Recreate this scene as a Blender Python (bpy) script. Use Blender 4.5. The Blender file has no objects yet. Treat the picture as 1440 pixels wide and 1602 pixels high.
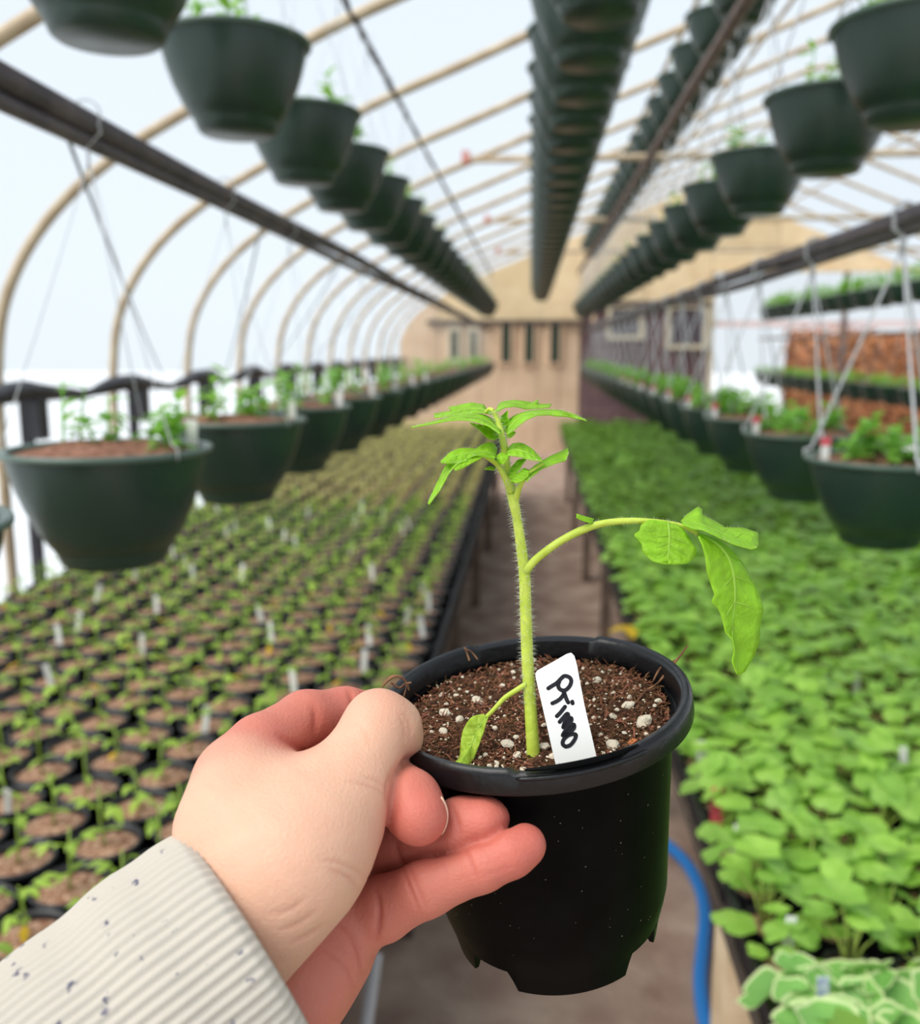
import bpy, math, random
import numpy as np
from mathutils import Vector, Matrix

# ------------------------------------------------------------------ camera, sky, light, exposure
SC = bpy.context.scene
COL = SC.collection
CZ = 1.5                                     # camera height above the floor
FPX = 1440.0
TH = math.atan(256 / 1440.0)                 # pitch down
PS = math.atan(112 / 1440.0 * math.cos(TH))  # yaw to the left
cam_d = bpy.data.cameras.new('camera')
cam = bpy.data.objects.new('camera', cam_d)
COL.objects.link(cam)
cam.location = (0, 0, CZ)
cam.rotation_euler = (math.pi / 2 - TH, 0, PS)
cam_d.sensor_fit = 'HORIZONTAL'
cam_d.sensor_width = 36.0
cam_d.lens = 36.0
cam_d.clip_start = 0.01
cam_d.clip_end = 300
cam_d.dof.use_dof = True
cam_d.dof.focus_distance = 0.315
cam_d.dof.aperture_fstop = 36.0 / 3.4
SC.camera = cam

world = bpy.data.worlds.new('world')
SC.world = world
world.use_nodes = True
wn = world.node_tree
for n in list(wn.nodes):
    wn.nodes.remove(n)
w_out = wn.nodes.new('ShaderNodeOutputWorld')
w_bg = wn.nodes.new('ShaderNodeBackground')
w_tc = wn.nodes.new('ShaderNodeTexCoord')
w_sep = wn.nodes.new('ShaderNodeSeparateXYZ')
w_ramp = wn.nodes.new('ShaderNodeValToRGB')
w_ramp.color_ramp.elements[0].position = 0.0
w_ramp.color_ramp.elements[0].color = (0.87, 0.945, 1.0, 1)
w_ramp.color_ramp.elements[1].position = 0.9
w_ramp.color_ramp.elements[1].color = (0.74, 0.86, 1.0, 1)
wn.links.new(w_tc.outputs['Generated'], w_sep.inputs[0])
wn.links.new(w_sep.outputs['Z'], w_ramp.inputs[0])
wn.links.new(w_ramp.outputs[0], w_bg.inputs['Color'])
w_bg.inputs['Strength'].default_value = 0.93
wn.links.new(w_bg.outputs[0], w_out.inputs[0])

sun_d = bpy.data.lights.new('sun', 'SUN')
sun_d.energy = 4.4
sun_d.angle = math.radians(50)
sun_d.color = (1.0, 0.95, 0.87)
sun = bpy.data.objects.new('sun', sun_d)
COL.objects.link(sun)
sun.rotation_euler = Vector((0.55, 0.42, -0.85)).to_track_quat('-Z', 'Y').to_euler()

vs = SC.view_settings
vs.view_transform = 'Standard'
vs.look = 'None'
vs.gamma = 1.0
vs.use_curve_mapping = False
vs.exposure = 0.0

# ------------------------------------------------------------------ helpers
R_ = random.Random(7)
np.random.seed(7)
cF = np.array([-math.sin(PS) * math.cos(TH), math.cos(PS) * math.cos(TH), -math.sin(TH)])
cR = np.array([math.cos(PS), math.sin(PS), 0.0])
cU = np.cross(cR, cF)
CAM = np.array([0, 0, CZ])


def ray(px, py):
    return cF + (px - 720) / FPX * cR + (801 - py) / FPX * cU


def P(px, py, d):
    """point at real distance d (along the view axis) whose picture place was measured as px, py"""
    return CAM + ray(px, py) * d


def proj(p):
    q = np.asarray(p, float) - CAM
    d = q @ cF
    return 720 + FPX * (q @ cR) / d, 801 - FPX * (q @ cU) / d, d


def lin(c):
    return tuple(((x / 255.0) / 12.92 if x / 255.0 <= 0.04045 else ((x / 255.0 + 0.055) / 1.055) ** 2.4) for x in c)


class MB:
    """collects shapes; build() links them as one mesh object"""

    def __init__(s):
        s.v = []
        s.f = []

    def add(s, vs_, fs):
        o = len(s.v)
        s.v.extend([tuple(map(float, q)) for q in vs_])
        s.f.extend([tuple(i + o for i in q) for q in fs])
        return s

    def box(s, c, size, rot=None):
        hx, hy, hz = [q / 2 for q in size]
        pts = [(x, y, z) for x in (-hx, hx) for y in (-hy, hy) for z in (-hz, hz)]
        if rot is not None:
            pts = [tuple(rot @ Vector(p)) for p in pts]
        pts = [(p[0] + c[0], p[1] + c[1], p[2] + c[2]) for p in pts]
        return s.add(pts, [(0, 1, 3, 2), (4, 6, 7, 5), (0, 4, 5, 1), (2, 3, 7, 6), (0, 2, 6, 4), (1, 5, 7, 3)])

    def span(s, a, b):
        c = [(p + q) / 2 for p, q in zip(a, b)]
        return s.box(c, [abs(q - p) for p, q in zip(a, b)])

    def tube(s, path, r, n=8, cap=True):
        path = [np.asarray(p, float) for p in path]
        m = len(path)
        rs = [r] * m if not hasattr(r, '__len__') else list(r)
        t0 = path[1] - path[0]
        up = np.array([0, 0, 1.0]) if abs(t0[2]) < 0.9 * np.linalg.norm(t0) else np.array([1.0, 0, 0])
        u = np.cross(t0, up)
        u /= np.linalg.norm(u)
        vs_, fs = [], []
        for i in range(m):
            t = path[min(i + 1, m - 1)] - path[max(i - 1, 0)]
            t = t / (np.linalg.norm(t) + 1e-12)
            u = u - t * (u @ t)
            u /= np.linalg.norm(u) + 1e-12
            w = np.cross(t, u)
            for k in range(n):
                a = 2 * math.pi * k / n
                vs_.append(path[i] + rs[i] * (math.cos(a) * u + math.sin(a) * w))
        for i in range(m - 1):
            for k in range(n):
                k2 = (k + 1) % n
                fs.append((i * n + k, i * n + k2, (i + 1) * n + k2, (i + 1) * n + k))
        if cap:
            fs.append(tuple(range(n))[::-1])
            fs.append(tuple((m - 1) * n + k for k in range(n)))
        return s.add(vs_, fs)

    def lathe(s, prof, n=24, c=(0, 0, 0), close=False, mod=None):
        vs_, fs = [], []
        m = len(prof)
        for i, (r, z) in enumerate(prof):
            for k in range(n):
                a = 2 * math.pi * k / n
                rr, zz = (r, z) if mod is None else mod(i, a, r, z)
                vs_.append((c[0] + rr * math.cos(a), c[1] + rr * math.sin(a), c[2] + zz))
        for i in range(m - 1 if not close else m):
            j = (i + 1) % m
            for k in range(n):
                k2 = (k + 1) % n
                fs.append((i * n + k, i * n + k2, j * n + k2, j * n + k))
        return s.add(vs_, fs)

    def disc(s, r, z, n=24, c=(0, 0, 0)):
        vs_ = [(c[0], c[1], c[2] + z)] + [(c[0] + r * math.cos(2 * math.pi * k / n), c[1] + r * math.sin(2 * math.pi * k / n), c[2] + z) for k in range(n)]
        return s.add(vs_, [(0, k + 1, (k + 1) % n + 1) for k in range(n)])

    def grid(s, rows):
        n = len(rows[0])
        vs_ = [p for r in rows for p in r]
        fs = [(i * n + k, i * n + k + 1, (i + 1) * n + k + 1, (i + 1) * n + k) for i in range(len(rows) - 1) for k in range(n - 1)]
        return s.add(vs_, fs)

    def xf(s, M):
        s.v = [tuple(M @ Vector(p)) for p in s.v]
        return s

    def mesh(s, name, mat, smooth=False):
        me = bpy.data.meshes.new(name)
        me.from_pydata(s.v, [], s.f)
        if mat is not None:
            me.materials.append(mat)
        if smooth:
            me.polygons.foreach_set('use_smooth', [True] * len(me.polygons))
        me.update()
        return me

    def build(s, name, mat, parent=None, smooth=False, **tags):
        return obj(name, s.mesh(name, mat, smooth), parent, **tags)


def obj(name, me, parent=None, label=None, cat=None, group=None, kind=None, loc=None):
    o = bpy.data.objects.new(name, me)
    COL.objects.link(o)
    if parent is not None:
        o.parent = parent
    if loc is not None:
        o.location = loc
    if label:
        o['label'] = label
    if cat:
        o['category'] = cat
    if group:
        o['group'] = group
    if kind:
        o['kind'] = kind
    return o


def empty(name, loc=(0, 0, 0), rot=(0, 0, 0), **tags):
    o = obj(name, None, **tags)
    o.location = loc
    o.rotation_euler = rot
    o.empty_display_size = 0.02
    return o


def smooth_by_angle(o, deg=40):
    me = o.data
    me.polygons.foreach_set('use_smooth', [True] * len(me.polygons))
    try:
        me.set_sharp_from_angle(angle=math.radians(deg))
    except Exception:
        pass
    return o


# ------------------------------------------------------------------ materials
def mat(name, col, rough=0.6, spec=0.5, var=None, scale=20.0, bump=0.0, bscale=None, transl=0.0, tcol=None, metal=0.0, sss=0.0,
        rnd=0.0, detail=4.0, ramp=(0.35, 0.65), coat=0.0, island=False):
    m = bpy.data.materials.new(name)
    m.use_nodes = True
    nt = m.node_tree
    L = nt.links
    b = nt.nodes['Principled BSDF']
    out = nt.nodes['Material Output']
    c = (*lin(col), 1)
    b.inputs['Base Color'].default_value = c
    b.inputs['Roughness'].default_value = rough
    b.inputs['Specular IOR Level'].default_value = spec
    b.inputs['Metallic'].default_value = metal
    b.inputs['Coat Weight'].default_value = coat
    if sss:
        b.inputs['Subsurface Weight'].default_value = sss
        b.inputs['Subsurface Radius'].default_value = (0.006, 0.0022, 0.0014)
        b.inputs['Subsurface Scale'].default_value = 1.0
    tc = nt.nodes.new('ShaderNodeTexCoord')
    last = None
    if var is not None:
        nz = nt.nodes.new('ShaderNodeTexNoise')
        nz.inputs['Scale'].default_value = scale
        nz.inputs['Detail'].default_value = detail
        L.new(tc.outputs['Object'], nz.inputs['Vector'])
        rp = nt.nodes.new('ShaderNodeValToRGB')
        rp.color_ramp.elements[0].position = ramp[0]
        rp.color_ramp.elements[1].position = ramp[1]
        rp.color_ramp.elements[0].color = c
        rp.color_ramp.elements[1].color = (*lin(var), 1)
        L.new(nz.outputs['Fac'], rp.inputs[0])
        last = rp.outputs[0]
    if rnd:
        hs = nt.nodes.new('ShaderNodeHueSaturation')
        if island:
            src = nt.nodes.new('ShaderNodeNewGeometry').outputs['Random Per Island']
        else:
            src = nt.nodes.new('ShaderNodeObjectInfo').outputs['Random']
        mr = nt.nodes.new('ShaderNodeMapRange')
        mr.inputs['To Min'].default_value = 1 - rnd
        mr.inputs['To Max'].default_value = 1 + rnd
        L.new(src, mr.inputs['Value'])
        L.new(mr.outputs[0], hs.inputs['Value'])
        mr2 = nt.nodes.new('ShaderNodeMapRange')
        mr2.inputs['To Min'].default_value = 0.5 + rnd * 0.035
        mr2.inputs['To Max'].default_value = 0.5 - rnd * 0.035
        L.new(src, mr2.inputs['Value'])
        L.new(mr2.outputs[0], hs.inputs['Hue'])
        if last is not None:
            L.new(last, hs.inputs['Color'])
        else:
            hs.inputs['Color'].default_value = c
        last = hs.outputs[0]
    if last is not None:
        L.new(last, b.inputs['Base Color'])
    if bump:
        nb = nt.nodes.new('ShaderNodeTexNoise')
        nb.inputs['Scale'].default_value = bscale or scale
        nb.inputs['Detail'].default_value = 5
        L.new(tc.outputs['Object'], nb.inputs['Vector'])
        bp = nt.nodes.new('ShaderNodeBump')
        bp.inputs['Strength'].default_value = bump
        bp.inputs['Distance'].default_value = 0.02
        L.new(nb.outputs['Fac'], bp.inputs['Height'])
        L.new(bp.outputs[0], b.inputs['Normal'])
    if transl:
        tr = nt.nodes.new('ShaderNodeBsdfTranslucent')
        if tcol is not None:
            tr.inputs['Color'].default_value = (*lin(tcol), 1)
            if last is not None:
                mx = nt.nodes.new('ShaderNodeMix')
                mx.data_type = 'RGBA'
                mx.blend_type = 'MIX'
                mx.inputs[0].default_value = 0.6
                L.new(last, mx.inputs[6])
                mx.inputs[7].default_value = (*lin(tcol), 1)
                L.new(mx.outputs[2], tr.inputs['Color'])
        else:
            tr.inputs['Color'].default_value = c
            if last is not None:
                L.new(last, tr.inputs['Color'])
        ms = nt.nodes.new('ShaderNodeMixShader')
        ms.inputs[0].default_value = transl
        L.new(b.outputs[0], ms.inputs[1])
        L.new(tr.outputs[0], ms.inputs[2])
        L.new(ms.outputs[0], out.inputs['Surface'])
    return m


def film_mat(name, clear, tint, diff):
    m = bpy.data.materials.new(name)
    m.use_nodes = True
    nt = m.node_tree
    nt.nodes.remove(nt.nodes['Principled BSDF'])
    out = nt.nodes['Material Output']
    a = nt.nodes.new('ShaderNodeBsdfTransparent')
    a.inputs[0].default_value = (*tint, 1)
    b = nt.nodes.new('ShaderNodeBsdfTranslucent')
    b.inputs[0].default_value = (*diff, 1)
    ms = nt.nodes.new('ShaderNodeMixShader')
    ms.inputs[0].default_value = 1 - clear
    nt.links.new(a.outputs[0], ms.inputs[1])
    nt.links.new(b.outputs[0], ms.inputs[2])
    nt.links.new(ms.outputs[0], out.inputs['Surface'])
    return m


M = {}
M['film'] = film_mat('greenhouse_film', 0.90, (0.97, 0.985, 1.0), (0.92, 0.96, 1.0))
M['floor'] = mat('aisle_floor', (150, 122, 108), 0.9, 0.2, var=(188, 164, 146), scale=5, bump=0.4, bscale=30)
M['outside'] = mat('pale_ground', (212, 214, 216), 0.9, 0.2, var=(222, 224, 226), scale=1.5)
M['rib'] = mat('tan_pipe', (196, 178, 150), 0.5, 0.4, var=(170, 148, 120), scale=9)
M['bracket'] = mat('red_bracket', (190, 110, 90), 0.6)
M['darkpipe'] = mat('dark_pipe', (70, 64, 70), 0.5, 0.4, var=(96, 86, 88), scale=14, bump=0.3, bscale=40)
M['brownpipe'] = mat('brown_pipe', (92, 76, 72), 0.6, 0.3, var=(120, 100, 92), scale=16)
M['wire'] = mat('dark_rough_wire', (52, 46, 50), 0.8, 0.2, var=(88, 76, 74), scale=30)
M['blackfilm'] = mat('black_rolled_film', (34, 33, 38), 0.45, 0.5, var=(60, 58, 66), scale=8, bump=0.6, bscale=14)
M['tan'] = mat('tan_plywood', (226, 204, 166), 0.8, 0.2, var=(212, 186, 148), scale=3, rnd=0.06)  # gable boards paler than the lower ones, their lit look put into the colour
M['tanlow'] = mat('tan_lower_board', (212, 186, 158), 0.8, 0.2, var=(198, 170, 142), scale=3, rnd=0.05)
M['plank'] = mat('dark_plank', (92, 72, 76), 0.8, 0.2, var=(112, 90, 90), scale=6, rnd=0.15)
M['frame'] = mat('cream_window_frame', (196, 184, 158), 0.7)
M['darkglass'] = mat('dark_glass', (70, 60, 66), 0.2, 0.6)
M['greenglass'] = mat('green_dark_pane', (38, 58, 46), 0.3, 0.5)
M['pink'] = mat('pale_pink_rail', (226, 200, 198), 0.6)
M['bench'] = mat('bench_slat', (70, 62, 56), 0.85, 0.2, var=(92, 80, 70), scale=10)
M['wood'] = mat('pale_wood', (226, 204, 172), 0.75, 0.2, var=(206, 180, 146), scale=12)
M['leg'] = mat('weathered_leg', (120, 102, 88), 0.85, 0.2, var=(92, 78, 68), scale=9)
M['edge'] = mat('weathered_board', (104, 92, 84), 0.85, 0.2, var=(84, 74, 68), scale=9)
M['greypipe'] = mat('grey_pipe', (196, 190, 188), 0.45, 0.5)
M['tray'] = mat('black_tray', (24, 24, 27), 0.4, 0.5, var=(40, 40, 44), scale=14)
M['pot'] = mat('black_nursery_pot', (30, 30, 34), 0.42, 0.5)
M['soil'] = mat('potting_soil', (148, 106, 84), 0.95, 0.1, var=(232, 198, 170), scale=120, bump=0.6, bscale=160, ramp=(0.45, 0.75), detail=3)
M['stem'] = mat('seedling_stem', (150, 176, 80), 0.5, 0.3)
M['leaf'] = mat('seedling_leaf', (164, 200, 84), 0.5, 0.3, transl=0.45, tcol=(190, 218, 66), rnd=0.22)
M['leafstuff'] = mat('seedling_leaf_far', (214, 212, 136), 0.5, 0.3, transl=0.5, tcol=(234, 226, 136), rnd=0.25, island=True)  # far leaves coloured lighter to make up for the shade under the baskets
M['yleaf'] = mat('yellowing_leaf', (222, 186, 46), 0.5, 0.3, transl=0.4, tcol=(240, 200, 60))
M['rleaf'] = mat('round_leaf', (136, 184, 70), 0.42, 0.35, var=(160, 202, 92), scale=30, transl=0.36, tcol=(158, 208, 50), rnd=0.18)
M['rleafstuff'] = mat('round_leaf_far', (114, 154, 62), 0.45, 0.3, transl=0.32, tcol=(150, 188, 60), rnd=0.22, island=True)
M['vleaf'] = mat('variegated_leaf', (128, 182, 92), 0.42, 0.35, transl=0.3, tcol=(150, 204, 70), rnd=0.06)
M['vedge'] = mat('cream_leaf_margin', (204, 220, 158), 0.45, 0.3, transl=0.25, tcol=(226, 236, 170))
M['petiole'] = mat('pale_petiole', (168, 186, 92), 0.5, 0.3)
M['tag'] = mat('white_tag', (240, 240, 236), 0.4, 0.4, transl=0.1, tcol=(240, 240, 236))
M['redtag'] = mat('pink_printed_tag', (206, 84, 96), 0.5)
M['tagprint'] = mat('blue_printed_tag', (120, 140, 190), 0.5, var=(220, 226, 230), scale=90)
M['basket'] = mat('dark_green_plastic', (30, 50, 41), 0.34, 0.45, var=(37, 58, 49), scale=6)
M['basketrim'] = mat('green_plastic_rim', (78, 98, 88), 0.32, 0.5)
M['basketsoil'] = mat('basket_soil', (112, 76, 62), 0.95, 0.1, var=(150, 112, 94), scale=60, bump=0.6, bscale=60)
M['hanger'] = mat('clear_hanger', (206, 208, 210), 0.25, 0.6, transl=0.3, tcol=(230, 232, 235))
M['basketleaf'] = mat('basket_leaf', (136, 192, 84), 0.45, 0.3, transl=0.45, tcol=(170, 216, 80), rnd=0.15, island=True)
M['hose'] = mat('blue_hose', (44, 128, 206), 0.35, 0.5)
M['orange'] = mat('orange_brown_leaf', (178, 122, 82), 0.7, 0.2, rnd=0.6, island=True, transl=0.2, tcol=(206, 136, 86))
M['hedgecore'] = mat('rusty_twigs', (96, 64, 46), 0.9, 0.1, var=(206, 148, 106), scale=9, bump=0.8, bscale=22)
M['cable'] = mat('grey_cable', (130, 140, 148), 0.5)

# ------------------------------------------------------------------ the greenhouse shell
YB, YE = -2.2, 13.5                       # behind the camera, end wall
RIDGE_X, RIDGE_Z = 2.3, CZ + 2.2
_half = [(-1.95, -1.5), (-1.95, -0.35), (-1.94, -0.1), (-1.90, 0.13), (-1.80, 0.33), (-1.64, 0.51), (-1.42, 0.67), (-1.18, 0.80), (-0.72, 1.03),
         (-0.32, 1.19), (0.1, 1.36), (0.6, 1.555), (1.2, 1.79), (1.8, 2.03), (2.15, 2.165), (2.3, 2.2)]
def _cr(pts, n=5):
    out = []
    for i in range(len(pts) - 1):
        p0, p1, p2, p3 = [np.array(pts[min(max(j, 0), len(pts) - 1)], float) for j in (i - 1, i, i + 1, i + 2)]
        for t in np.linspace(0, 1, n, endpoint=False):
            out.append(tuple(.5 * (2 * p1 + (p2 - p0) * t + (2 * p0 - 5 * p1 + 4 * p2 - p3) * t * t + (3 * p1 - p0 - 3 * p2 + p3) * t ** 3)))
    out.append(tuple(pts[-1]))
    return out


_half = _half[:1] + _cr(_half[1:])
PROF = [(x, z + CZ) for x, z in _half] + [(2 * RIDGE_X - x, z + CZ) for x, z in _half[-2::-1]]


def roof_z(x):
    for (x0, z0), (x1, z1) in zip(PROF, PROF[1:]):
        if x0 <= x <= x1 and x1 > x0:
            return z0 + (z1 - z0) * (x - x0) / (x1 - x0)
    return CZ - 1.5


# ground
g = MB().grid([[(x, y, 0) for x in np.linspace(-1.95, 6.55, 18)] for y in np.linspace(YB, YE, 30)])
g.build('floor', M['floor'], kind='structure', label='brown-grey trodden floor of the greenhouse aisle', cat='floor')
MB().grid([[(x, y, -0.03) for x in (-40, 40)] for y in (-20, 60)]).build(
    'ground_outside', M['outside'], kind='structure', label='pale ground outside the greenhouse film', cat='ground')

# film over the hoops (a sheet just outside the ribs)
rows = []
fine = []
for (x0, z0), (x1, z1) in zip(PROF, PROF[1:]):
    fine.append((x0, z0))
fine.append(PROF[-1])
ctr = (RIDGE_X, CZ)
out_prof = []
for x, z in fine:
    d = Vector((x - RIDGE_X, max(z - CZ, 0)))
    d.normalize()
    out_prof.append((x + d.x * 0.03, z + d.y * 0.03))
for y in np.linspace(YB, YE, 12):
    rows.append([(x, y, z) for x, z in out_prof])
MB().grid(rows).build('roof', M['film'], smooth=True, kind='structure', label='clear white greenhouse film stretched over the hoops', cat='roof')

# hoops with collar ties on every third one
rib_path = [(x, z) for x, z in fine]
rib_mesh = MB().tube([(x, 0, z) for x, z in rib_path], 0.021, 8).mesh('hoop_rib', M['rib'], True)
TIE_Z = CZ + 1.17
tie_mesh = MB().tube([(-0.42, 0, TIE_Z), (1.0, 0, TIE_Z), (RIDGE_X, 0, TIE_Z), (2 * RIDGE_X + 0.42, 0, TIE_Z)], 0.022, 8).mesh('collar_tie', M['rib'], True)
brk_mesh = MB().box((-0.43, 0, TIE_Z + 0.015), (0.05, 0.05, 0.075)).mesh('bracket', M['bracket'])
post_mesh = MB().box((-1.90, 0.1, (CZ - 0.17) / 2), (0.036, 0.036, CZ - 0.17)).box((-1.86, 0.1, CZ - 0.24), (0.06, 0.07, 0.2)).mesh('side_post', M['blackfilm'])
N_RIBS = 15
for k in range(-4, N_RIBS - 4):
    y = 3.25 + 0.945 * k
    if y > YE - 0.1:
        break
    r = obj('hoop_rib', rib_mesh, loc=(0, y, 0), kind='structure', cat='rib', group='hoop ribs under the film',
            label='tan metal hoop rib under the film, %s' % (['far behind the camera', 'behind the camera', 'just behind the camera', 'nearest ahead of the camera'] + ['%s whole one ahead' % q for q in ('first', 'second', 'third', 'fourth', 'fifth', 'sixth', 'seventh', 'eighth', 'ninth', 'tenth', 'eleventh')])[k + 4])
    obj('side_post', post_mesh, r)
    if k % 3 == 0:
        obj('collar_tie', tie_mesh, r)
        obj('bracket', brk_mesh, r)
# rail with rolled-up black film along the left side
path, rr = [], []
for i in range(150):
    y = YB + (YE - YB) * i / 149
    ph = (y - 3.25) / 0.945
    path.append((-1.86, y, CZ - 0.17 + 0.018 * math.cos(2 * math.pi * ph) + R_.uniform(-.006, .006)))
    rr.append(0.030 + 0.010 * math.cos(2 * math.pi * ph) + R_.uniform(-.004, .004))
MB().tube(path, rr, 10).build('rolled_curtain', M['blackfilm'], smooth=True, label='black rolled-up side curtain along the low film wall', cat='curtain')
MB().span((-1.93, YB, 0.0), (-1.90, YE, 0.30)).build('baseboard_left', M['tag'], kind='structure', label='white board along the foot of the film side wall', cat='board')

# end wall
endw = empty('wall_back', (0, YE, 0), kind='structure', label='tan boarded end wall closing the far end of the greenhouse', cat='wall')


def panel(name, x0, x1, z0, z1, m, t=0.04, y=0.0, par=None):
    """upright board; z1 None means up to the roof line"""
    mb = MB()
    if z1 is None:
        xs = sorted(set([x0, x1] + [px for px, _ in PROF if x0 < px < x1]))
        top = [(x, max(roof_z(x), z0)) for x in xs]
    else:
        top = [(x0, min(z1, roof_z(x0)) if x0 > -1.9 else z1), (x1, z1)]
    ring = [(x0, z0), (x1, z0)] + top[::-1]
    n = len(ring)
    vs_ = [(x, y - t / 2, z) for x, z in ring] + [(x, y + t / 2, z) for x, z in ring]
    fs = [tuple(range(n)), tuple(range(2 * n - 1, n - 1, -1))] + [(i, i + n, (i + 1) % n + n, (i + 1) % n) for i in range(n)]
    mb.add(vs_, fs)
    return mb.build(name, m, par or endw)


zb = CZ + 0.37
xs = [-1.9, -1.35, -0.75, -0.45, 0.08, 0.40, 0.69]
for a, b in zip(xs, xs[1:]):
    panel('panel', a + .004, b - .004, 0, zb if b > -1.3 else None, M['tanlow'])
xs = [-1.35, -0.6, 0.15, 0.9, 1.6, 2.5, 3.4, 4.3, 5.2, 6.0, 6.4]
for a, b in zip(xs, xs[1:]):
    if b <= 2.5:
        panel('panel', a + .004, b - .004, zb if b < 0.2 else CZ + 0.62, None, M['tan'])
    else:
        for z0 in (1.08, 1.40, 1.72):
            zt = min(roof_z(a), roof_z(b))
            if CZ + z0 < zt:
                panel('panel', a + .004, b - .004, CZ + z0, CZ + z0 + 0.31 if CZ + z0 + .31 < zt and z0 < 1.7 else None, M['tan'])
panel('panel', 0.154, 0.896, zb, CZ + 0.616, M['tan'])
panel('added_backing', -1.92, 0.69, 0, None, M['tanlow'], .02, .045)  # sheets added behind the boards to stop light leaking through the gaps
panel('added_backing', 0.69, 2.5, 0, None, M['edge'], .02, .045)
panel('added_backing', 2.5, 6.45, CZ + 1.08, None, M['tan'], .02, .045)
MB().span((-1.5, -0.10, zb - 0.03), (0.75, -0.03, zb + 0.03)).build('beam', M['edge'], endw)
for k in range(12):
    x0 = 0.70 + 0.15 * k
    panel('plank', x0 + .004, x0 + .146, 0, CZ + 0.60, M['plank'], y=R_.uniform(-.008, .008))
MB().span((0.67, -0.09, CZ + 0.58), (2.5, -0.03, CZ + 0.66)).build('beam', M['edge'], endw)
# narrow dark windows beside the door line, frames on them
wn_ = 1


def window(x0, x1, z0, z1, glass, fr, w=0.03, y=YE - 0.03, nb=False):
    global wn_
    e = empty('window_%d' % wn_, ((x0 + x1) / 2, y, z0), kind='structure', cat='window',
              label=('narrow dark green window' if glass == 'greenglass' else 'dark pane window in a cream frame') + ' in the end wall, number %d from the film side' % wn_)
    wn_ += 1
    hw = (x1 - x0) / 2
    h = z1 - z0
    MB().box((0, 0, h / 2), (2 * hw, 0.02, h)).build('pane', M[glass], e)
    for s in (-1, 1):
        MB().box((s * (hw + w / 2), -0.02, h / 2), (w, 0.06, h + 2 * w)).build('frame', M[fr], e)
    for z in (-w / 2, h + w / 2):
        MB().box((0, -0.02, z), (2 * hw, 0.06, w)).build('frame', M[fr], e)
    return e


window(-1.16, -1.06, CZ - 0.15, CZ + 0.25, 'greenglass', 'frame', .05)
window(-0.88, -0.80, CZ - 0.15, CZ + 0.25, 'greenglass', 'frame', .05)
window(-0.43, -0.30, CZ - 0.20, CZ + 0.34, 'greenglass', 'tanlow')
window(-0.10, 0.03, CZ - 0.20, CZ + 0.34, 'greenglass', 'tanlow')
window(0.27, 0.40, CZ - 0.20, CZ + 0.34, 'greenglass', 'tanlow')
window(1.12, 1.52, CZ + 0.18, CZ + 0.55, 'darkglass', 'frame', .06)
window(1.95, 2.42, CZ + 0.05, CZ + 0.55, 'darkglass', 'frame', .06)
# open front on the far right: posts and the pale rail across
for x, m in ((2.53, 'frame'), (4.35, 'brownpipe'), (6.35, 'frame')):
    MB().box((x, 0, (CZ + 1.08) / 2), (0.06, 0.08, CZ + 1.08)).build('post', M[m], endw)
MB().span((2.5, -0.06, CZ + 1.04), (6.4, 0.02, CZ + 1.10)).build('beam', M['tan'], endw)
MB().span((2.5, 0.05, CZ + 0.30), (6.4, 0.10, CZ + 0.38)).build('rail', M['pink'], endw)

# orange-brown hedge outside the open front
mb = MB()
for i in range(9500):
    x = R_.uniform(4.15, 9.5)
    z = R_.uniform(0.05, 1.82 + 0.06 * math.sin(x * 3))
    y = 15.6 + R_.uniform(-.45, .45)
    s = R_.uniform(.03, .06)
    q = Matrix.Rotation(R_.uniform(0, 6.28), 3, 'Z') @ Matrix.Rotation(R_.uniform(-1.2, 1.2), 3, 'X')
    pts = [q @ Vector(p) for p in ((-s, 0, 0), (0, -.6 * s, .1 * s), (s, 0, 0), (0, .6 * s, .1 * s))]
    mb.add([(p.x + x, p.y + y, p.z + z) for p in pts], [(0, 1, 2, 3)])
hedge = empty('hedge', (0, 0, 0), label='orange-brown leafy hedge outside the open far end', cat='hedge')
mb.build('foliage', M['orange'], hedge, kind='stuff')
core = MB()
rows = []
for i in range(24):
    x = 4.2 + 5.2 * i / 23
    rows.append([(x, 15.6 + .28 * math.cos(a) + .03 * math.sin(x * 9 + a * 3), .9 + .86 * math.sin(a) + .04 * math.sin(x * 7 + a * 2)) for a in np.linspace(-.5 * math.pi, 1.5 * math.pi, 17)])
core.grid(rows).build('twig_mass', M['hedgecore'], hedge, smooth=True)
tr = MB()
for k in range(12):
    x = 4.3 + k * .45
    tr.tube([(x, 15.6, -.03), (x + .03, 15.6, 1.0), (x - .02, 15.6, 1.7)], [.02, .015, .006], 6)
tr.build('stem', M['brownpipe'], hedge)

# ------------------------------------------------------------------ overhead pipes
def long_pipe(name, x, z, r, m, label, sag=0.0, y1=YE - 0.05, rough=0.0, n=10, cat='pipe', z1=None):
    pts, rr = [], []
    N = 60 if rough == 0 else 260
    for i in range(N + 1):
        y = YB + (y1 - YB) * i / N
        zz = z + ((z1 - z) * max(0, y) / y1 if z1 is not None else 0)
        ph = (y - 3.25) / 2.835
        zz -= sag * math.sin(math.pi * (ph % 1.0)) ** 2
        pts.append((x + R_.uniform(-rough, rough) * .5, y, CZ + zz + R_.uniform(-rough, rough) * .5))
        rr.append(r + R_.uniform(-rough, rough) * .6)
    return MB().tube(pts, rr, n).build(name, M[m], smooth=rough == 0, label=label, cat=cat)


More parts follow.
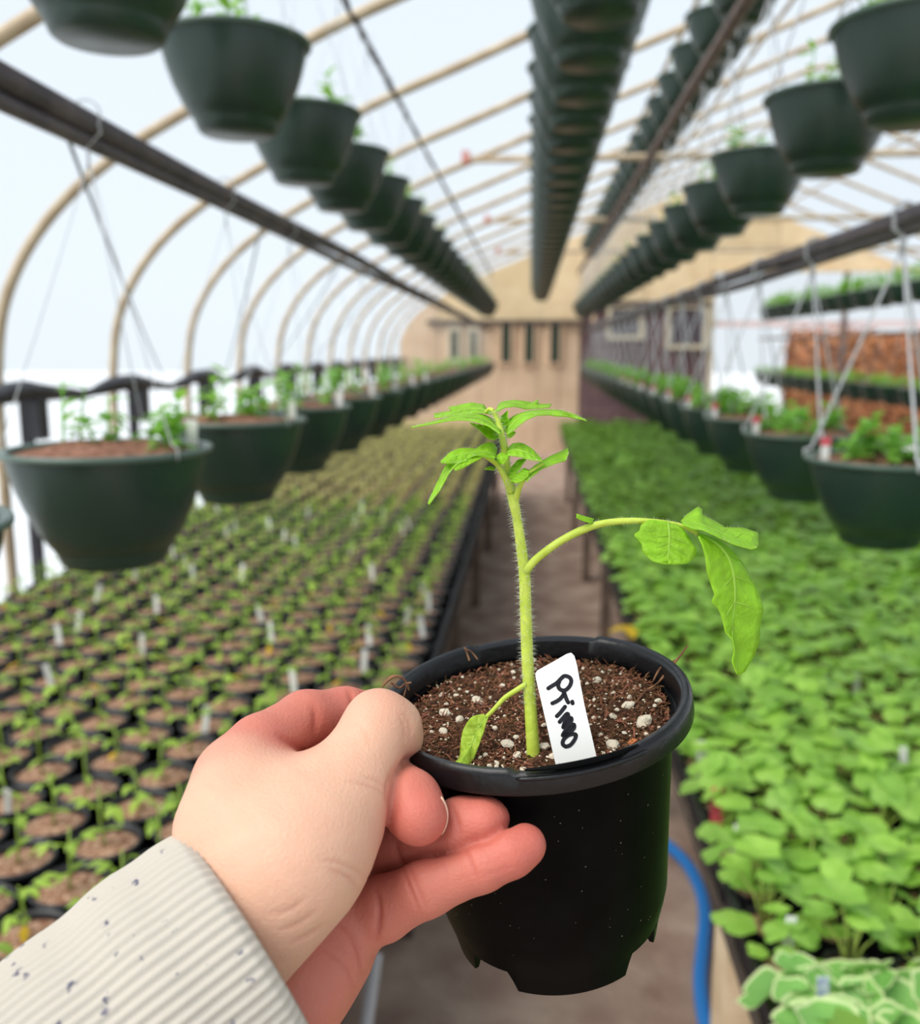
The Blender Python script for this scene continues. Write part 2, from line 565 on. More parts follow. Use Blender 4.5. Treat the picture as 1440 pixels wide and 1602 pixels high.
LX, LZ = -0.612, 0.315          # lower left row
UX, UZ = -0.578, 1.035           # upper left row
RX, RZ = 0.69, 0.245           # lower right row
SX, SZ = 0.65, 1.06            # upper right row
HX, HZ = 0.122, 1.255            # middle row, high
TX, TZ = 0.745, 1.585           # third row under the roof slope
FX = 3.2                       # far right rows
long_pipe('hanging_pipe', LX, LZ, 0.016, 'darkpipe', 'dark metal pipe over the lower row of baskets by the film wall', sag=.01, z1=LZ - .03)
long_pipe('irrigation_hose', LX - 0.006, LZ - 0.033, 0.011, 'darkpipe', 'dark irrigation hose slung under the pipe by the film wall', sag=-.004, z1=LZ - .062, cat='hose')
long_pipe('hanging_wire', UX, UZ, 0.010, 'wire', 'rough dark wire carrying the high basket row by the film wall', rough=.006, n=6, cat='wire')
long_pipe('hanging_pipe', RX, RZ, 0.019, 'darkpipe', 'dark metal pipe over the lower basket row above the green bed', sag=.008)
long_pipe('irrigation_hose', RX + 0.008, RZ - 0.038, 0.014, 'darkpipe', 'dark irrigation hose under the pipe above the green bed', sag=-.012, cat='hose')
long_pipe('hanging_pipe', SX, SZ, 0.024, 'brownpipe', 'brown pipe with white hooks over the high basket row')
long_pipe('hanging_pipe', HX, HZ, 0.018, 'brownpipe', 'brown pipe over the basket row above the aisle')
long_pipe('hanging_pipe', TX, TZ, 0.014, 'rib', 'thin tan purlin under the roof slope carrying a basket row')
long_pipe('hanging_pipe', FX, 1.0, 0.018, 'brownpipe', 'brown pipe over the far high basket row by the open end')
long_pipe('hanging_pipe', FX, 0.13, 0.018, 'brownpipe', 'brown pipe over the far low basket row by the open end')
for x, z in ((0.36, 1.45), (1.35, 1.83), (2.3, 2.16), (3.25, 1.83), (4.3, 1.40)):
    long_pipe('purlin', x, z - .02, 0.013, 'rib', 'tan purlin running lengthwise under the roof film %s' % (
        {0.36: 'just right of the aisle', 1.35: 'on the aisle side of the ridge', 2.3: 'along the ridge', 3.25: 'beyond the ridge', 4.3: 'low on the far slope'}[x]), cat='purlin')
# thin steel cables bracing the pipe to the side rail
cable = MB().tube([(LX, 1.2 + 3.4 * t, CZ + LZ + (-0.16 - LZ) * t - .35 * t * (1 - t)) if False else
                   (LX + (-1.86 - LX) * t, 1.2 + 3.4 * t, CZ + LZ + (-0.15 - LZ) * t - .10 * t * (1 - t)) for t in np.linspace(0, 1, 14)], 0.003, 5).mesh('cable', M['cable'], True)
ORD0 = ['nearest', 'second', 'third', 'farthest']
for k in range(4):
    obj('cable', cable, loc=(0, .95 * k, 0), cat='cable', group='thin cables between pipe and side curtain',
        label='%s thin grey cable slanting from the pipe to the side curtain' % ORD0[k])

# ------------------------------------------------------------------ hanging baskets
RB = 0.148
HB = 0.170
prof_out = [(0.0, -HB), (0.068, -HB), (0.074, -HB + .004), (0.080, -HB + .018), (0.0845, -HB + .029), (0.0875, -HB + .030), (0.1015, -HB + .052), (0.1175, -HB + .086),
            (0.128, -HB + .116), (0.1355, -HB + .144), (0.1385, -0.008)]
bowl_mesh = MB().lathe(prof_out + [(0.1345, -0.008), (0.112, -HB + .09), (0.076, -HB + .02), (0.0, -HB + .015)], 40).mesh('bowl', M['basket'], True)
try:
    bowl_mesh.set_sharp_from_angle(angle=math.radians(50))
except Exception:
    pass
rim_mesh = MB().lathe([(0.1375, -0.009), (0.1425, -0.009), (0.147, -0.007), (RB, -0.003), (0.147, 0.0005), (0.140, 0.001), (0.1345, -0.002), (0.1345, -0.009)], 40, close=True).mesh('rim', M['basketrim'], True)


def bumpy_disc(r, z, n=20, rings=5, amp=.006, seed=1, dome=0.01):
    rr = random.Random(seed)
    mb = MB()
    vs_ = [(0, 0, z + dome)]
    for i in range(1, rings + 1):
        for k in range(n):
            a = 2 * math.pi * k / n
            q = r * i / rings
            vs_.append((q * math.cos(a), q * math.sin(a), z + dome * (1 - (i / rings) ** 2) + (rr.uniform(-amp, amp) if i < rings else 0)))
    fs = [(0, k + 1, (k + 1) % n + 1) for k in range(n)]
    for i in range(rings - 1):
        for k in range(n):
            k2 = (k + 1) % n
            fs.append((1 + i * n + k, 1 + (i + 1) * n + k, 1 + (i + 1) * n + k2, 1 + i * n + k2))
    return mb.add(vs_, fs)


bsoil_mesh = bumpy_disc(0.1345, -0.009, 24, 6, .006, 3, .016).mesh('soil', M['basketsoil'], True)


def leaf_pts(L, W, droop=.3, n=5, fold=.15):
    """simple pointed leaf along +x, returns verts, faces"""
    vs_, fs = [], []
    for i in range(n + 1):
        t = i / n
        w = W * math.sin(math.pi * min(1, t * .93 + .05)) ** .8
        x = L * t
        z = -droop * L * t * t
        vs_ += [(x, -w, z + fold * w), (x, 0, z), (x, w, z + fold * w)]
    for i in range(n):
        for k in (0, 1):
            fs.append((3 * i + k, 3 * i + k + 1, 3 * i + k + 4, 3 * i + k + 3))
    return vs_, fs


def add_leaf(mb, base, az, el, L, W, droop=.3, n=4, roll=0.0):
    vs_, fs = leaf_pts(L, W, droop, n)
    q = Matrix.Rotation(az, 3, 'Z') @ Matrix.Rotation(-el, 3, 'Y') @ Matrix.Rotation(roll, 3, 'X')
    mb.add([q @ Vector(v) + Vector(base) for v in vs_], fs)


def basket_plant(seed, n=6, h=.10, big=1.0):
    rr = random.Random(seed)
    mb = MB()
    for i in range(n):
        a = rr.uniform(0, 6.28)
        q = .10 * math.sqrt(rr.random())
        b = Vector((q * math.cos(a), q * math.sin(a), -.012))
        H = h * rr.uniform(.5, 1.1)
        lean = Vector((rr.uniform(-.02, .02), rr.uniform(-.02, .02), 0))
        mb.tube([b, b + lean * .5 + Vector((0, 0, H * .5)), b + lean + Vector((0, 0, H))], [.0022, .002, .0012], 4)
        for k in range(rr.randint(6, 9)):
            t = rr.uniform(.25, 1)
            add_leaf(mb, b + lean * t + Vector((0, 0, H * t)), rr.uniform(0, 6.28), rr.uniform(-.1, .9), rr.uniform(.02, .038) * big, rr.uniform(.007, .012) * big, rr.uniform(.1, .7), 3)
    return mb.mesh('plant', M['basketleaf'])


def basket_sprigs(seed, n=8, h=.11, big=1.0):
    rr = random.Random(seed)
    return [_sprig(rr, h, big).mesh('sprig', M['basketleaf']) for _ in range(n)]


def _sprig(rr, h, big):
    mb = MB()
    a = rr.uniform(0, 6.28)
    q = .108 * math.sqrt(rr.random())
    b = Vector((q * math.cos(a), q * math.sin(a), -.012))
    H = h * rr.uniform(.45, 1.1)
    lean = Vector((rr.uniform(-.02, .02), rr.uniform(-.02, .02), 0))
    mb.tube([b, b + lean * .5 + Vector((0, 0, H * .5)), b + lean + Vector((0, 0, H))], [.0022, .002, .0012], 4)
    for k in range(rr.randint(7, 10)):
        t = rr.uniform(.2, 1)
        add_leaf(mb, b + lean * t + Vector((0, 0, H * t)), rr.uniform(0, 6.28), rr.uniform(-.1, .9), rr.uniform(.022, .042) * big, rr.uniform(.008, .013) * big, rr.uniform(.1, .7), 4)
    return mb


bplants = [basket_plant(20 + i) for i in range(5)]
bplants_lush = [basket_plant(40 + i, 16, .085, 1.15) for i in range(3)]
HL = 0.455                                # hanger length above the rim
hang_thin, hang_white = [], []


def hanger(r, wide, top=HL, seed=0):
    mb = MB()
    for k in range(3):
        a = 2 * math.pi * k / 3 + .55
        e = Vector((.1385 * math.cos(a), .1385 * math.sin(a), 0.004))
        mb.tube([e + Vector((0, 0, -.014)) * 1.0 + Vector((math.cos(a), math.sin(a), 0)) * .011, e + Vector((math.cos(a), math.sin(a), 0)) * .012 + Vector((0, 0, .004)), e + Vector((0, 0, .008)),
                 Vector((0, 0, top - .06)) * .55 + e * .45, Vector((0, 0, top - .06))], [wide * 1.2, wide * 1.5, wide * 1.2, wide, wide], 5)
    mb.tube([(0, 0, top - .07), (0, 0, top - .03)], wide * 2.2, 6)
    # hook over the pipe
    hk = [(0, 0, top - .04), (-.020, 0, top - .022)]
    for t in np.linspace(-.6, math.pi + .5, 10):
        hk.append((-.021 * math.cos(t), 0, top + .021 * math.sin(t)))
    mb.tube(hk, r, 6)
    return mb


hanger_thin = hanger(.0014, .0009).mesh('hanger', M['hanger'], True)
hanger_wide = hanger(.0042, .0028).mesh('hanger', M['hanger'], True)
btag_mesh = MB().add([(-.007, -.001, -.02), (.007, -.001, -.02), (.007, .001, -.02), (-.007, .001, -.02), (-.009, -.001, .03), (.009, -.001, .03), (.009, .001, .03), (-.009, .001, .03)],
                     [(0, 1, 5, 4), (1, 2, 6, 5), (2, 3, 7, 6), (3, 0, 4, 7), (4, 5, 6, 7)]).mesh('plant_tag', M['tag'])
btagred_mesh = MB().box((0, 0, .024), (.019, .004, .016)).mesh('tag_print', M['redtag'])


ORD = ['first', 'second', 'third', 'fourth', 'fifth', 'sixth', 'seventh', 'eighth', 'ninth', 'tenth', 'eleventh', 'twelfth', 'thirteenth', 'fourteenth', 'fifteenth',
       'sixteenth', 'seventeenth', 'eighteenth', 'nineteenth', 'twentieth'] + ['twenty-' + q for q in ('first', 'second', 'third', 'fourth', 'fifth', 'sixth', 'seventh', 'eighth', 'ninth')] + ['thirtieth'] + ['thirty-' + q for q in ('first', 'second', 'third', 'fourth', 'fifth', 'sixth', 'seventh', 'eighth', 'ninth')]


def ordl(i, where, n=14):
    if i < n:
        return '%s dark green basket from the camera %s' % (ORD[i], where)
    return 'tiny far green basket %s' % where


def basket(x, y, z, label, group, wide=False, plant=None, tag=0, rot=None, parts=True, drop=None):
    b = empty('hanging_basket', (x, y, CZ + z), (0, 0, R_.uniform(0, 6.28) if rot is None else rot), label=label, cat='basket', group=group)
    o = obj('bowl', bowl_mesh, b)
    obj('rim', rim_mesh, o)
    obj('soil', bsoil_mesh, b)
    if plant is not None and isinstance(plant, list):
        for me in plant:
            obj('sprig', me, b)
    elif plant is not None:
        q = obj('plant', plant, b, kind='stuff')
        q.rotation_euler = (0, 0, R_.uniform(0, 6.28))
    h = obj('hanger', hanger_wide if wide else hanger_thin, b)
    if drop:
        h.scale = (1, 1, drop / HL)
    if rot is None:
        h.rotation_euler = (0, 0, -b.rotation_euler.z + (R_.choice([0, math.pi]) if not wide else 0))
    if tag:
        t = obj('plant_tag', btag_mesh, b)
        # the tag stands at a fixed side of the pot
        a = (0.35 if tag == 1 else math.pi * 1.02) - b.rotation_euler.z
        t.location = (.118 * math.cos(a), .118 * math.sin(a), .008)
        t.rotation_euler = (0, 0, -b.rotation_euler.z)
        if tag == 2:
            obj('tag_print', btagred_mesh, t)
    return b


G1 = 'low basket row by the film wall'
near_ll = ['large dark green hanging basket by the film wall, closest whole one of the low row',
           'second dark green hanging basket along the low row by the film wall',
           'third dark green hanging basket along the low row by the film wall']
ys = [0.78, 1.29, 1.87, 2.36] + [2.36 + .50 * k for k in range(1, 21)]
for i, y in enumerate(ys):
    lab = 'dark green hanging basket with a sliver of rim showing at the picture edge' if i == 0 else near_ll[i - 1] if i < 4 else ordl(i - 1, 'in the low row by the film wall')
    if i == 0:
        b = basket(LX - .02, y, LZ - HL - .02, lab, None, plant=bplants[0])
    else:
        b = basket(LX, y, LZ - HL - .002 * i, lab, G1, plant=basket_sprigs(500 + i, 9, .105) if i < 5 else bplants[i % 5], tag=1 if i < 8 else 0)
G2 = 'high basket row by the film wall'
near_ul = ['dark green hanging basket cut off by the top edge, showing its round base',
           'largest whole dark green basket of the high row by the film wall',
           'second whole dark green basket in the high row by the film wall']
ys = [1.30, 1.86, 2.40, 2.87] + [2.87 + .47 * k for k in range(1, 21)]
for i, y in enumerate(ys):
    basket(UX, y, UZ - HL, near_ul[i] if i < 3 else ordl(i, 'in the high row by the film wall'), G2, plant=bplants[(i + 2) % 5])
G3 = 'basket row above the aisle'
for i in range(39):
    y = 1.34 + .302 * i
    basket(HX, y, HZ - HL, ordl(i, 'in the row above the aisle'), G3, plant=bplants[(i + 1) % 5])
G4 = 'high basket row above the green bed'
near_ur = ['dark green basket at the upper corner, closest of the high row over the green bed',
           'second dark green basket of the high row above the green bed, with streaks of light',
           'third dark green basket of the high row above the green bed']
ys = [1.80, 2.28, 2.93, 3.46] + [3.46 + .50 * k for k in range(1, 19)]
for i, y in enumerate(ys):
    basket(SX + .02, y, SZ - HL - .04, near_ur[i] if i < 3 else ordl(i, 'in the high row above the green bed'), G4, wide=True, drop=HL + .045, plant=bplants[(i + 3) % 5])
G5 = 'low basket row above the green bed'
near_lr = ['large dark green hanging basket cut off by the picture edge above the green bed',
           'second dark green basket of the low row over the green bed, pink-tipped tag',
           'third dark green basket of the low row above the green bed']
ys = [1.84, 2.40, 2.94, 3.42] + [3.42 + .49 * k for k in range(1, 16)]
for i, y in enumerate(ys):
    basket(RX, y, RZ - HL - .0, near_lr[i] if i < 3 else ordl(i, 'in the low row above the green bed'), G5, wide=True, plant=basket_sprigs(600 + i, 18, .085, 1.1) if i < 4 else bplants_lush[i % 3], tag=2 if i < 9 else 0)
G6 = 'basket row under the roof slope'
for i in range(22):
    y = 3.20 + .43 * i
    if i < 22:
        b = basket(TX, y, TZ - .265, ordl(i, 'in the top row under the roof slope', 9), G6, plant=bplants[i % 5], drop=.265)
def far_plant(b, k=1.9):
    for c in b.children:
        if c.name.startswith('plant'):
            c.scale = (1.25, 1.25, k)


def ordl2(i, w):
    return 'far leafy basket in the %s row by the open end, %s from the camera' % (w, ORD[i])


G7 = 'far basket rows by the open end'
for i in range(15):
    y = 6.6 + .46 * i
    far_plant(basket(FX, y, 1.0 - HL, ordl2(i, 'high'), G7 + ', high', plant=bplants_lush[i % 3]))
    far_plant(basket(FX, y, 0.13 - HL, ordl2(i, 'low'), G7 + ', low', plant=bplants_lush[(i + 1) % 3]), 1.2)

# ------------------------------------------------------------------ benches
BT = CZ - 0.87                            # bench top
def bench(name, x0, x1, y0, y1, label, aisle):
    e = empty(name, ((x0 + x1) / 2, (y0 + y1) / 2, 0), label=label, cat='bench')
    cx, cy = (x0 + x1) / 2, (y0 + y1) / 2
    n = int((x1 - x0) / 0.145)
    w = (x1 - x0) / n
    sl = MB().box((0, 0, 0), (w - .012, y1 - y0, .02)).mesh('slat', M['bench'])
    for k in range(n):
        obj('slat', sl, e, loc=(x0 + w * (k + .5) - cx, 0, BT - .01))
    for s, x in ((1, x0), (-1, x1)):
        MB().box((x + s * .035 - cx, 0, BT - .037), (.03, y1 - y0, .034)).build('edge_board', M['edge'], e)
    leg = MB().box((0, 0, (BT - .02) / 2), (.045, .085, BT - .02)).mesh('leg', M['leg'])
    for x in (x0 + .075, x1 - .075):
        yy = aisle
        while yy < y1:
            obj('leg', leg, e, loc=(x - cx, yy - cy, 0))
            yy += 1.55
    return e


LB0, LB1 = -1.67, -0.235
RB0, RB1 = 0.30, 2.62
BY0, BY1 = 0.15, 9.3
bench('greenhouse_bench', LB0, LB1, BY0, BY1, 'long slatted bench by the film wall full of seedling pots', 0.62)
bench('greenhouse_bench', RB0, RB1, BY0, BY1 + .15, 'long slatted bench under the carpet of round green leaves', 2.80)

_rb = [o for o in COL.objects if o.name.startswith('greenhouse_bench')][-1]
MB().box((.336 - _rb.location.x, 1.335 - _rb.location.y, (BT - .02) / 2), (.052, .09, BT - .02)).build('leg', M['wood'], _rb, label='pale new wooden leg')

# trays
def tray_mesh(w, l, h=.055):
    mb = MB()
    t = .004
    mb.box((0, 0, .003), (w, l, .006))
    for s in (-1, 1):
        mb.box((s * (w / 2 - t / 2), 0, h / 2), (t, l, h))
        mb.box((0, s * (l / 2 - t / 2), h / 2), (w - 2 * t, t, h))
        mb.box((s * (w / 2 + .003), 0, h), (.012, l + .02, .005))
        mb.box((0, s * (l / 2 + .003), h), (w, .012, .005))
    return mb.mesh('growing_tray', M['tray'])


tw = (LB1 - LB0 - .02) / 3
tm = tray_mesh(tw - .016, .56 - .016, .05)
for i in range(3):
    for j in range(16):
        obj('growing_tray', tm, loc=(LB0 + .01 + tw * (i + .5), BY0 + .05 + .565 * (j + .5), BT), cat='tray', group='black trays under the seedling pots',
            label='black tray under seedling pots, %s from the aisle, %s from the camera' % (ORD[2 - i], ORD[j]))
tm2 = tray_mesh(.284, .545, .062)
NTX = 8
for i in range(NTX):
    for j in range(16):
        if i > 3 and j > 9:
            continue
        obj('growing_tray', tm2, loc=(RB0 + .01 + .29 * (i + .5), BY0 + .06 + .568 * (j + .5), BT), cat='tray', group='black trays under the round-leaved plants',
            label='black tray under round-leaved plants, %s from the aisle, %s from the camera' % (ORD[i], ORD[j]))

# ------------------------------------------------------------------ seedling pots on the bench by the film wall
ps_prof = [(0.0, 0.004), (0.040, 0.004), (0.0425, 0.0), (0.0505, .078), (0.0565, .080), (0.0575, .090), (0.0535, .0915), (0.051, .084), (0.049, .070)]
spot_mesh = MB().lathe(ps_prof, 20).mesh('pot', M['pot'], True)
ssoil_mesh = bumpy_disc(.0505, .0775, 16, 3, .003, 5, .004).mesh('soil', M['soil'], True)
stag_mesh = MB().box((0, 0, .035), (.014, .0012, .075)).mesh('plant_tag', M['tag'])


def compound_leaf(seed, L=.052):
    rr = random.Random(seed)
    mb = MB()
    mb.tube([(0, 0, 0), (L * .4, 0, L * .10), (L * .7, 0, L * .10)], [.0014, .0011, .0008], 4)
    add_leaf(mb, (L * .68, 0, L * .1), rr.uniform(-.3, .3), -.2, L * .55, L * .17, .5, 4)
    for s in (-1, 1):
        add_leaf(mb, (L * .55, 0, L * .105), s * rr.uniform(.8, 1.1), .0, L * .40, L * .12, .5, 3)
        if rr.random() < .6:
            add_leaf(mb, (L * .33, 0, L * .09), s * rr.uniform(1.1, 1.4), .1, L * .2, L * .07, .3, 2)
    return mb


cl_mesh = [compound_leaf(60 + i).mesh('leaf', M['leaf']) for i in range(4)]
cot = MB()
add_leaf(cot, (0, 0, 0), 0, .1, .032, .0065, .3, 4)
cot_mesh = cot.mesh('leaf', M['leaf'])
cot_y = cot.mesh('leaf', M['yleaf'])
SEED = []
for v in range(6):
    rr = random.Random(80 + v)
    H = rr.uniform(.075, .125)
    a = rr.uniform(0, 6.28)
    top = Vector((.02 * math.cos(a) * rr.random(), .02 * math.sin(a) * rr.random(), .08 + H))
    base = Vector((0, 0, .074))
    stem = MB().tube([base, base.lerp(top, .5) + Vector((.004, 0, 0)), top], [.0024, .0021, .0014], 5)
    lv = []
    for s in (0, 1):
        lv.append(('cot', tuple(base.lerp(top, .32)), (0, rr.uniform(-.2, .3), a + s * math.pi + .3), rr.uniform(.8, 1.1)))
    for k in range(rr.randint(3, 4)):
        lv.append((rr.randrange(4), tuple(base.lerp(top, .62 + .095 * k if k < 4 else 1)), (0, rr.uniform(-.55, .15), a + k * 2.3 + rr.uniform(-.3, .3)), rr.uniform(.55, 1.0)))
    SEED.append((stem.mesh('stem', M['stem'], True), lv, stem))
SEEDJ = []
leaf_src = {0: compound_leaf(60), 1: compound_leaf(61), 2: compound_leaf(62), 3: compound_leaf(63), 'cot': cot}


def joined(v, mname):
    st, lv, smb = SEED[v]
    mb = MB()
    mb.add(smb.v, smb.f)
    for k, loc, rot, sc in lv:
        q = Matrix.Translation(loc) @ Matrix.LocRotScale(None, None, None) if False else Matrix.Translation(loc) @ (Matrix.Rotation(rot[2], 4, 'Z') @ Matrix.Rotation(rot[1], 4, 'Y')) @ Matrix.Scale(sc, 4)
        src = leaf_src[k]
        mb.add([q @ Vector(p) for p in src.v], src.f)
    return mb


SEEDJMB = [joined(v, 'leaf') for v in range(6)]
SEEDJ = [mb.mesh('seedling', M['leaf']) for mb in SEEDJMB]

cells = []
nx = 12
dx = (LB1 - LB0 - .05) / nx
for j in range(80):
    for i in range(nx):
        x = LB0 + .025 + dx * (i + .5)
        y = BY0 + .10 + .117 * j + (.0585 if i % 2 else 0)
        if y > BY1 - .05:
            continue
        x += R_.uniform(-.004, .004)
        y += R_.uniform(-.004, .004)
        q = proj((x, y, BT + .09))
        vis = q[2] > .2 and -60 < q[0] < 1500 and q[1] < 1680
        cells.append((q[2] if vis else 99 + y, x, y, vis, i, j))
cells.sort()
LABL = 'small black pot with a young tomato seedling on the bench by the film wall'
GRL = 'seedling pots on the bench by the film wall'
_js = sorted(set(c[5] for c in cells if c[3]))


def potlabel(i, j):
    c_, r_ = nx - 1 - i, _js.index(j)
    if c_ < 12 and r_ < 39:
        return 'black seedling pot %s from the aisle, %s row up, film-wall bench' % (ORD[c_], ORD[r_])
    return LABL


far = MB()
farl = MB()
fars = MB()
pot_low = MB().lathe([(0.046, 0.02), (0.0505, .078), (0.0565, .080), (0.0572, .0905), (0.050, .084)], 10)
for n, (d, x, y, vis, i, j) in enumerate(cells):
    v = R_.randrange(6)
    rz = R_.uniform(0, 6.28)
    z0 = BT + .008
    if n < 300 and vis:
        e = empty('seedling_pot', (x, y, z0), (0, 0, rz), label=potlabel(i, j), cat='pot', group=GRL)
        obj('pot', spot_mesh, e)
        obj('soil', ssoil_mesh, e)
        if n < 130:
            st, lv, _ = SEED[v]
            q = obj('stem', st, e)
            s = R_.uniform(.8, 1.12)
            for k, loc, rot, sc in lv:
                lf = obj('leaf', (cot_mesh if R_.random() < .8 else cot_y) if k == 'cot' else cl_mesh[k], e)
                lf.location = loc
                lf.rotation_euler = rot
                lf.scale = (sc, sc, sc)
        else:
            obj('seedling', SEEDJ[v], e)
        if R_.random() < .2:
            t = obj('plant_tag', stag_mesh, e)
            a = R_.uniform(0, 6.28)
            t.location = (.032 * math.cos(a), .032 * math.sin(a), .066)
            t.rotation_euler = (R_.uniform(-.25, .25), R_.uniform(-.25, .25), -rz + R_.uniform(-.4, .4))
    else:
        T = Matrix.Translation((x, y, z0)) @ Matrix.Rotation(rz, 4, 'Z')
        far.add([T @ Vector(p) for p in pot_low.v], pot_low.f)
        fars.disc(.0505, .080, 8, (x, y, z0))
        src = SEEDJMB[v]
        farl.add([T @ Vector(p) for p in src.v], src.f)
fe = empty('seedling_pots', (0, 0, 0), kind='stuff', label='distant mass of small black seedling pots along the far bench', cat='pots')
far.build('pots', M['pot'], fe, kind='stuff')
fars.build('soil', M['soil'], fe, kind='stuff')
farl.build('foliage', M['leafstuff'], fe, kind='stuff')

# ------------------------------------------------------------------ round-leaved plants on the other bench
def round_leaf(r, cup=.18, n=14, seed=0, margin=False):
    rr = random.Random(seed)
    vs_ = [(0, 0, 0)]
    mb = MB()
    fs = []
    lob = rr.uniform(0, 6.28)
    R2 = []
    for k in range(n):
        a = 2 * math.pi * k / n
        notch = 1 - .45 * math.exp(-((math.pi - abs(a - math.pi)) / .28) ** 2)
        R2.append(r * notch * (1 + .07 * math.cos(6 * a + lob)) * rr.uniform(.975, 1.025))
    for ring, t in enumerate((.55, .89, 1.0) if margin else (.6, 1.0)):
        for k in range(n):
            a = 2 * math.pi * k / n
            q = R2[k] * t
            vs_.append((q * math.cos(a), q * math.sin(a), cup * r * t * t * (1 + .35 * math.cos(3 * a + lob)) + rr.uniform(-.012, .012) * r))
    fs = [(0, k + 1, (k + 1) % n + 1) for k in range(n)]
    edge = []
    for ring in range(2 if margin else 1):
        for k in range(n):
            k2 = (k + 1) % n
            f_ = (1 + ring * n + k, 1 + (ring + 1) * n + k, 1 + (ring + 1) * n + k2, 1 + ring * n + k2)
            (edge if margin and ring == 1 else fs).append(f_)
    return vs_, fs, edge


RLV = [round_leaf(.0245, R_.uniform(-.15, .3), 22, 200 + i) for i in range(5)]
rl_mesh = [MB().add(a, b).mesh('leaf', M['rleaf'], True) for a, b, _ in RLV]
vl_mesh = []
for i in range(3):
    a, b, c_ = round_leaf(.029, .25, 26, 220 + i, True)
    me = MB().add(a, b + c_).mesh('leaf', M['vleaf'], True)
    me.materials.append(M['vedge'])
    for p in me.polygons:
        if p.index >= len(b):
            p.material_index = 1
    vl_mesh.append(me)
PLV = []
for v in range(6):
    rr = random.Random(300 + v)
    lv = []
    pet = MB()
    n = rr.randint(7, 9)
    for k in range(n):
        a = k * 2.4 + rr.uniform(-.4, .4)
        q = .008 + .046 * (k / n) ** .7 * rr.uniform(.7, 1.2)
        z = .112 - .060 * (k / n) + rr.uniform(-.022, .022)
        loc = Vector((q * math.cos(a), q * math.sin(a), z))
        tilt = rr.uniform(-.1, .75)
        lv.append((rr.randrange(5), loc, a, tilt, rr.uniform(.72, 1.18)))
        pet.tube([(0.004 * math.cos(a), .004 * math.sin(a), .03), (q * .35 * math.cos(a), q * .35 * math.sin(a), .03 + .5 * (z - .03)), tuple(loc)], [.0018, .0016, .0012], 4)
    PLV.append((pet, lv))
pet_mesh = [p.mesh('stem', M['petiole'], True) for p, _ in PLV]


def leafM(loc, a, tilt, sc):
    return Matrix.Translation(loc) @ Matrix.Rotation(a, 4, 'Z') @ Matrix.Rotation(tilt, 4, 'Y') @ Matrix.Scale(sc, 4)


PLJ = []
for pet, lv in PLV:
    mb = MB()
    for k, loc, a, tilt, sc in lv:
        Mx = leafM(loc, a, tilt, sc)
        mb.add([Mx @ Vector(p) for p in RLV[k][0]], RLV[k][1])
    PLJ.append(mb)
plj_mesh = [mb.mesh('foliage', M['rleaf'], True) for mb in PLJ]
cell_mesh = MB().lathe([(0.0, .004), (.026, .004), (.034, .058), (.037, .060), (.037, .064), (.032, .062), (.031, .052)], 8).mesh('cell_pot', M['tray'])
csoil_mesh = bumpy_disc(.032, .054, 8, 2, .002, 9, .003).mesh('soil', M['soil'])
RLOW = round_leaf(.026, .15, 7, 777)
pc = []
for j in range(120):
    for i in range(27):
        x = RB0 + .045 + .0845 * i
        y = BY0 + .10 + .0875 * j
        if y > BY1 + .05 or x > RB1 - .03:
            continue
        x += R_.uniform(-.006, .006)
        y += R_.uniform(-.006, .006)
        q = proj((x, y, BT + .1))
        vis = q[2] > .2 and -40 < q[0] < 1520 and q[1] < 1720
        pc.append((q[2] if vis else 99 + y, x, y, q[0], q[1], i, j))
pc.sort()
LABR = 'young plant with round lobed bright green leaves on the tray bench'
GRR = 'round-leaved plants on the tray bench'
rf = MB()
rp = MB()
nvar = 0
_rj = sorted(set(c[6] for c in pc if c[0] < 99))
for n, (d, x, y, px, py, ci_, cj_) in enumerate(pc):
    v = R_.randrange(6)
    rz = R_.uniform(0, 6.28)
    s = R_.uniform(.85, 1.15)
    varieg = (py > 1500 and px > 1200) and n < 40
    if n < 300:
        if varieg:
            nvar += 1
        e = empty('leafy_plant', (x, y, BT + .006), (0, 0, rz), cat='plant', group='variegated plants at the tray corner' if varieg else GRR,
                  label='%s round-leaved plant %s from the aisle, %s row up on the tray bench' % ('cream-edged' if varieg else 'green', ORD[ci_], ORD[_rj.index(cj_)]) if _rj.index(cj_) < 39 else LABR)
        if n < 160:
            obj('cell_pot', cell_mesh, e)
            obj('soil', csoil_mesh, e)
        sc0 = (s, s, s * (0.7 if varieg else 1.0))
        pt = obj('stem', pet_mesh[v], e)
        pt.scale = sc0
        pt.location = (0, 0, .025)
        if n < 110:
            for k, loc, a, tilt, sc in PLV[v][1]:
                lf = obj('leaf', vl_mesh[k % 3] if varieg else rl_mesh[k], e)
                lf.location = (loc.x * s, loc.y * s, loc.z * sc0[2] + .025)
                lf.rotation_euler = (0, tilt, a)
                lf.scale = (sc * s,) * 3
        else:
            q = obj('foliage', plj_mesh[v], e)
            q.scale = sc0
            q.location = (0, 0, .025)
    else:
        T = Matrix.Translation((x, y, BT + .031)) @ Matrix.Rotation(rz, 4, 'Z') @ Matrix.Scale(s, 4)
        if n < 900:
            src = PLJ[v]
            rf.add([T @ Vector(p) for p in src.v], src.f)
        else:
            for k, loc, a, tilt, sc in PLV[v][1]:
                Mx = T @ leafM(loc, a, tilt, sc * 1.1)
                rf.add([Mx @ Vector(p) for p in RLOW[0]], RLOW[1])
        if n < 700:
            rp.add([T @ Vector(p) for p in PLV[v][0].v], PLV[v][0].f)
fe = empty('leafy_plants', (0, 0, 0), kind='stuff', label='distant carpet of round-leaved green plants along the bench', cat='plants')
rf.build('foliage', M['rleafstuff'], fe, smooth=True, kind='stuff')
rp.build('stems', M['petiole'], fe, kind='stuff')
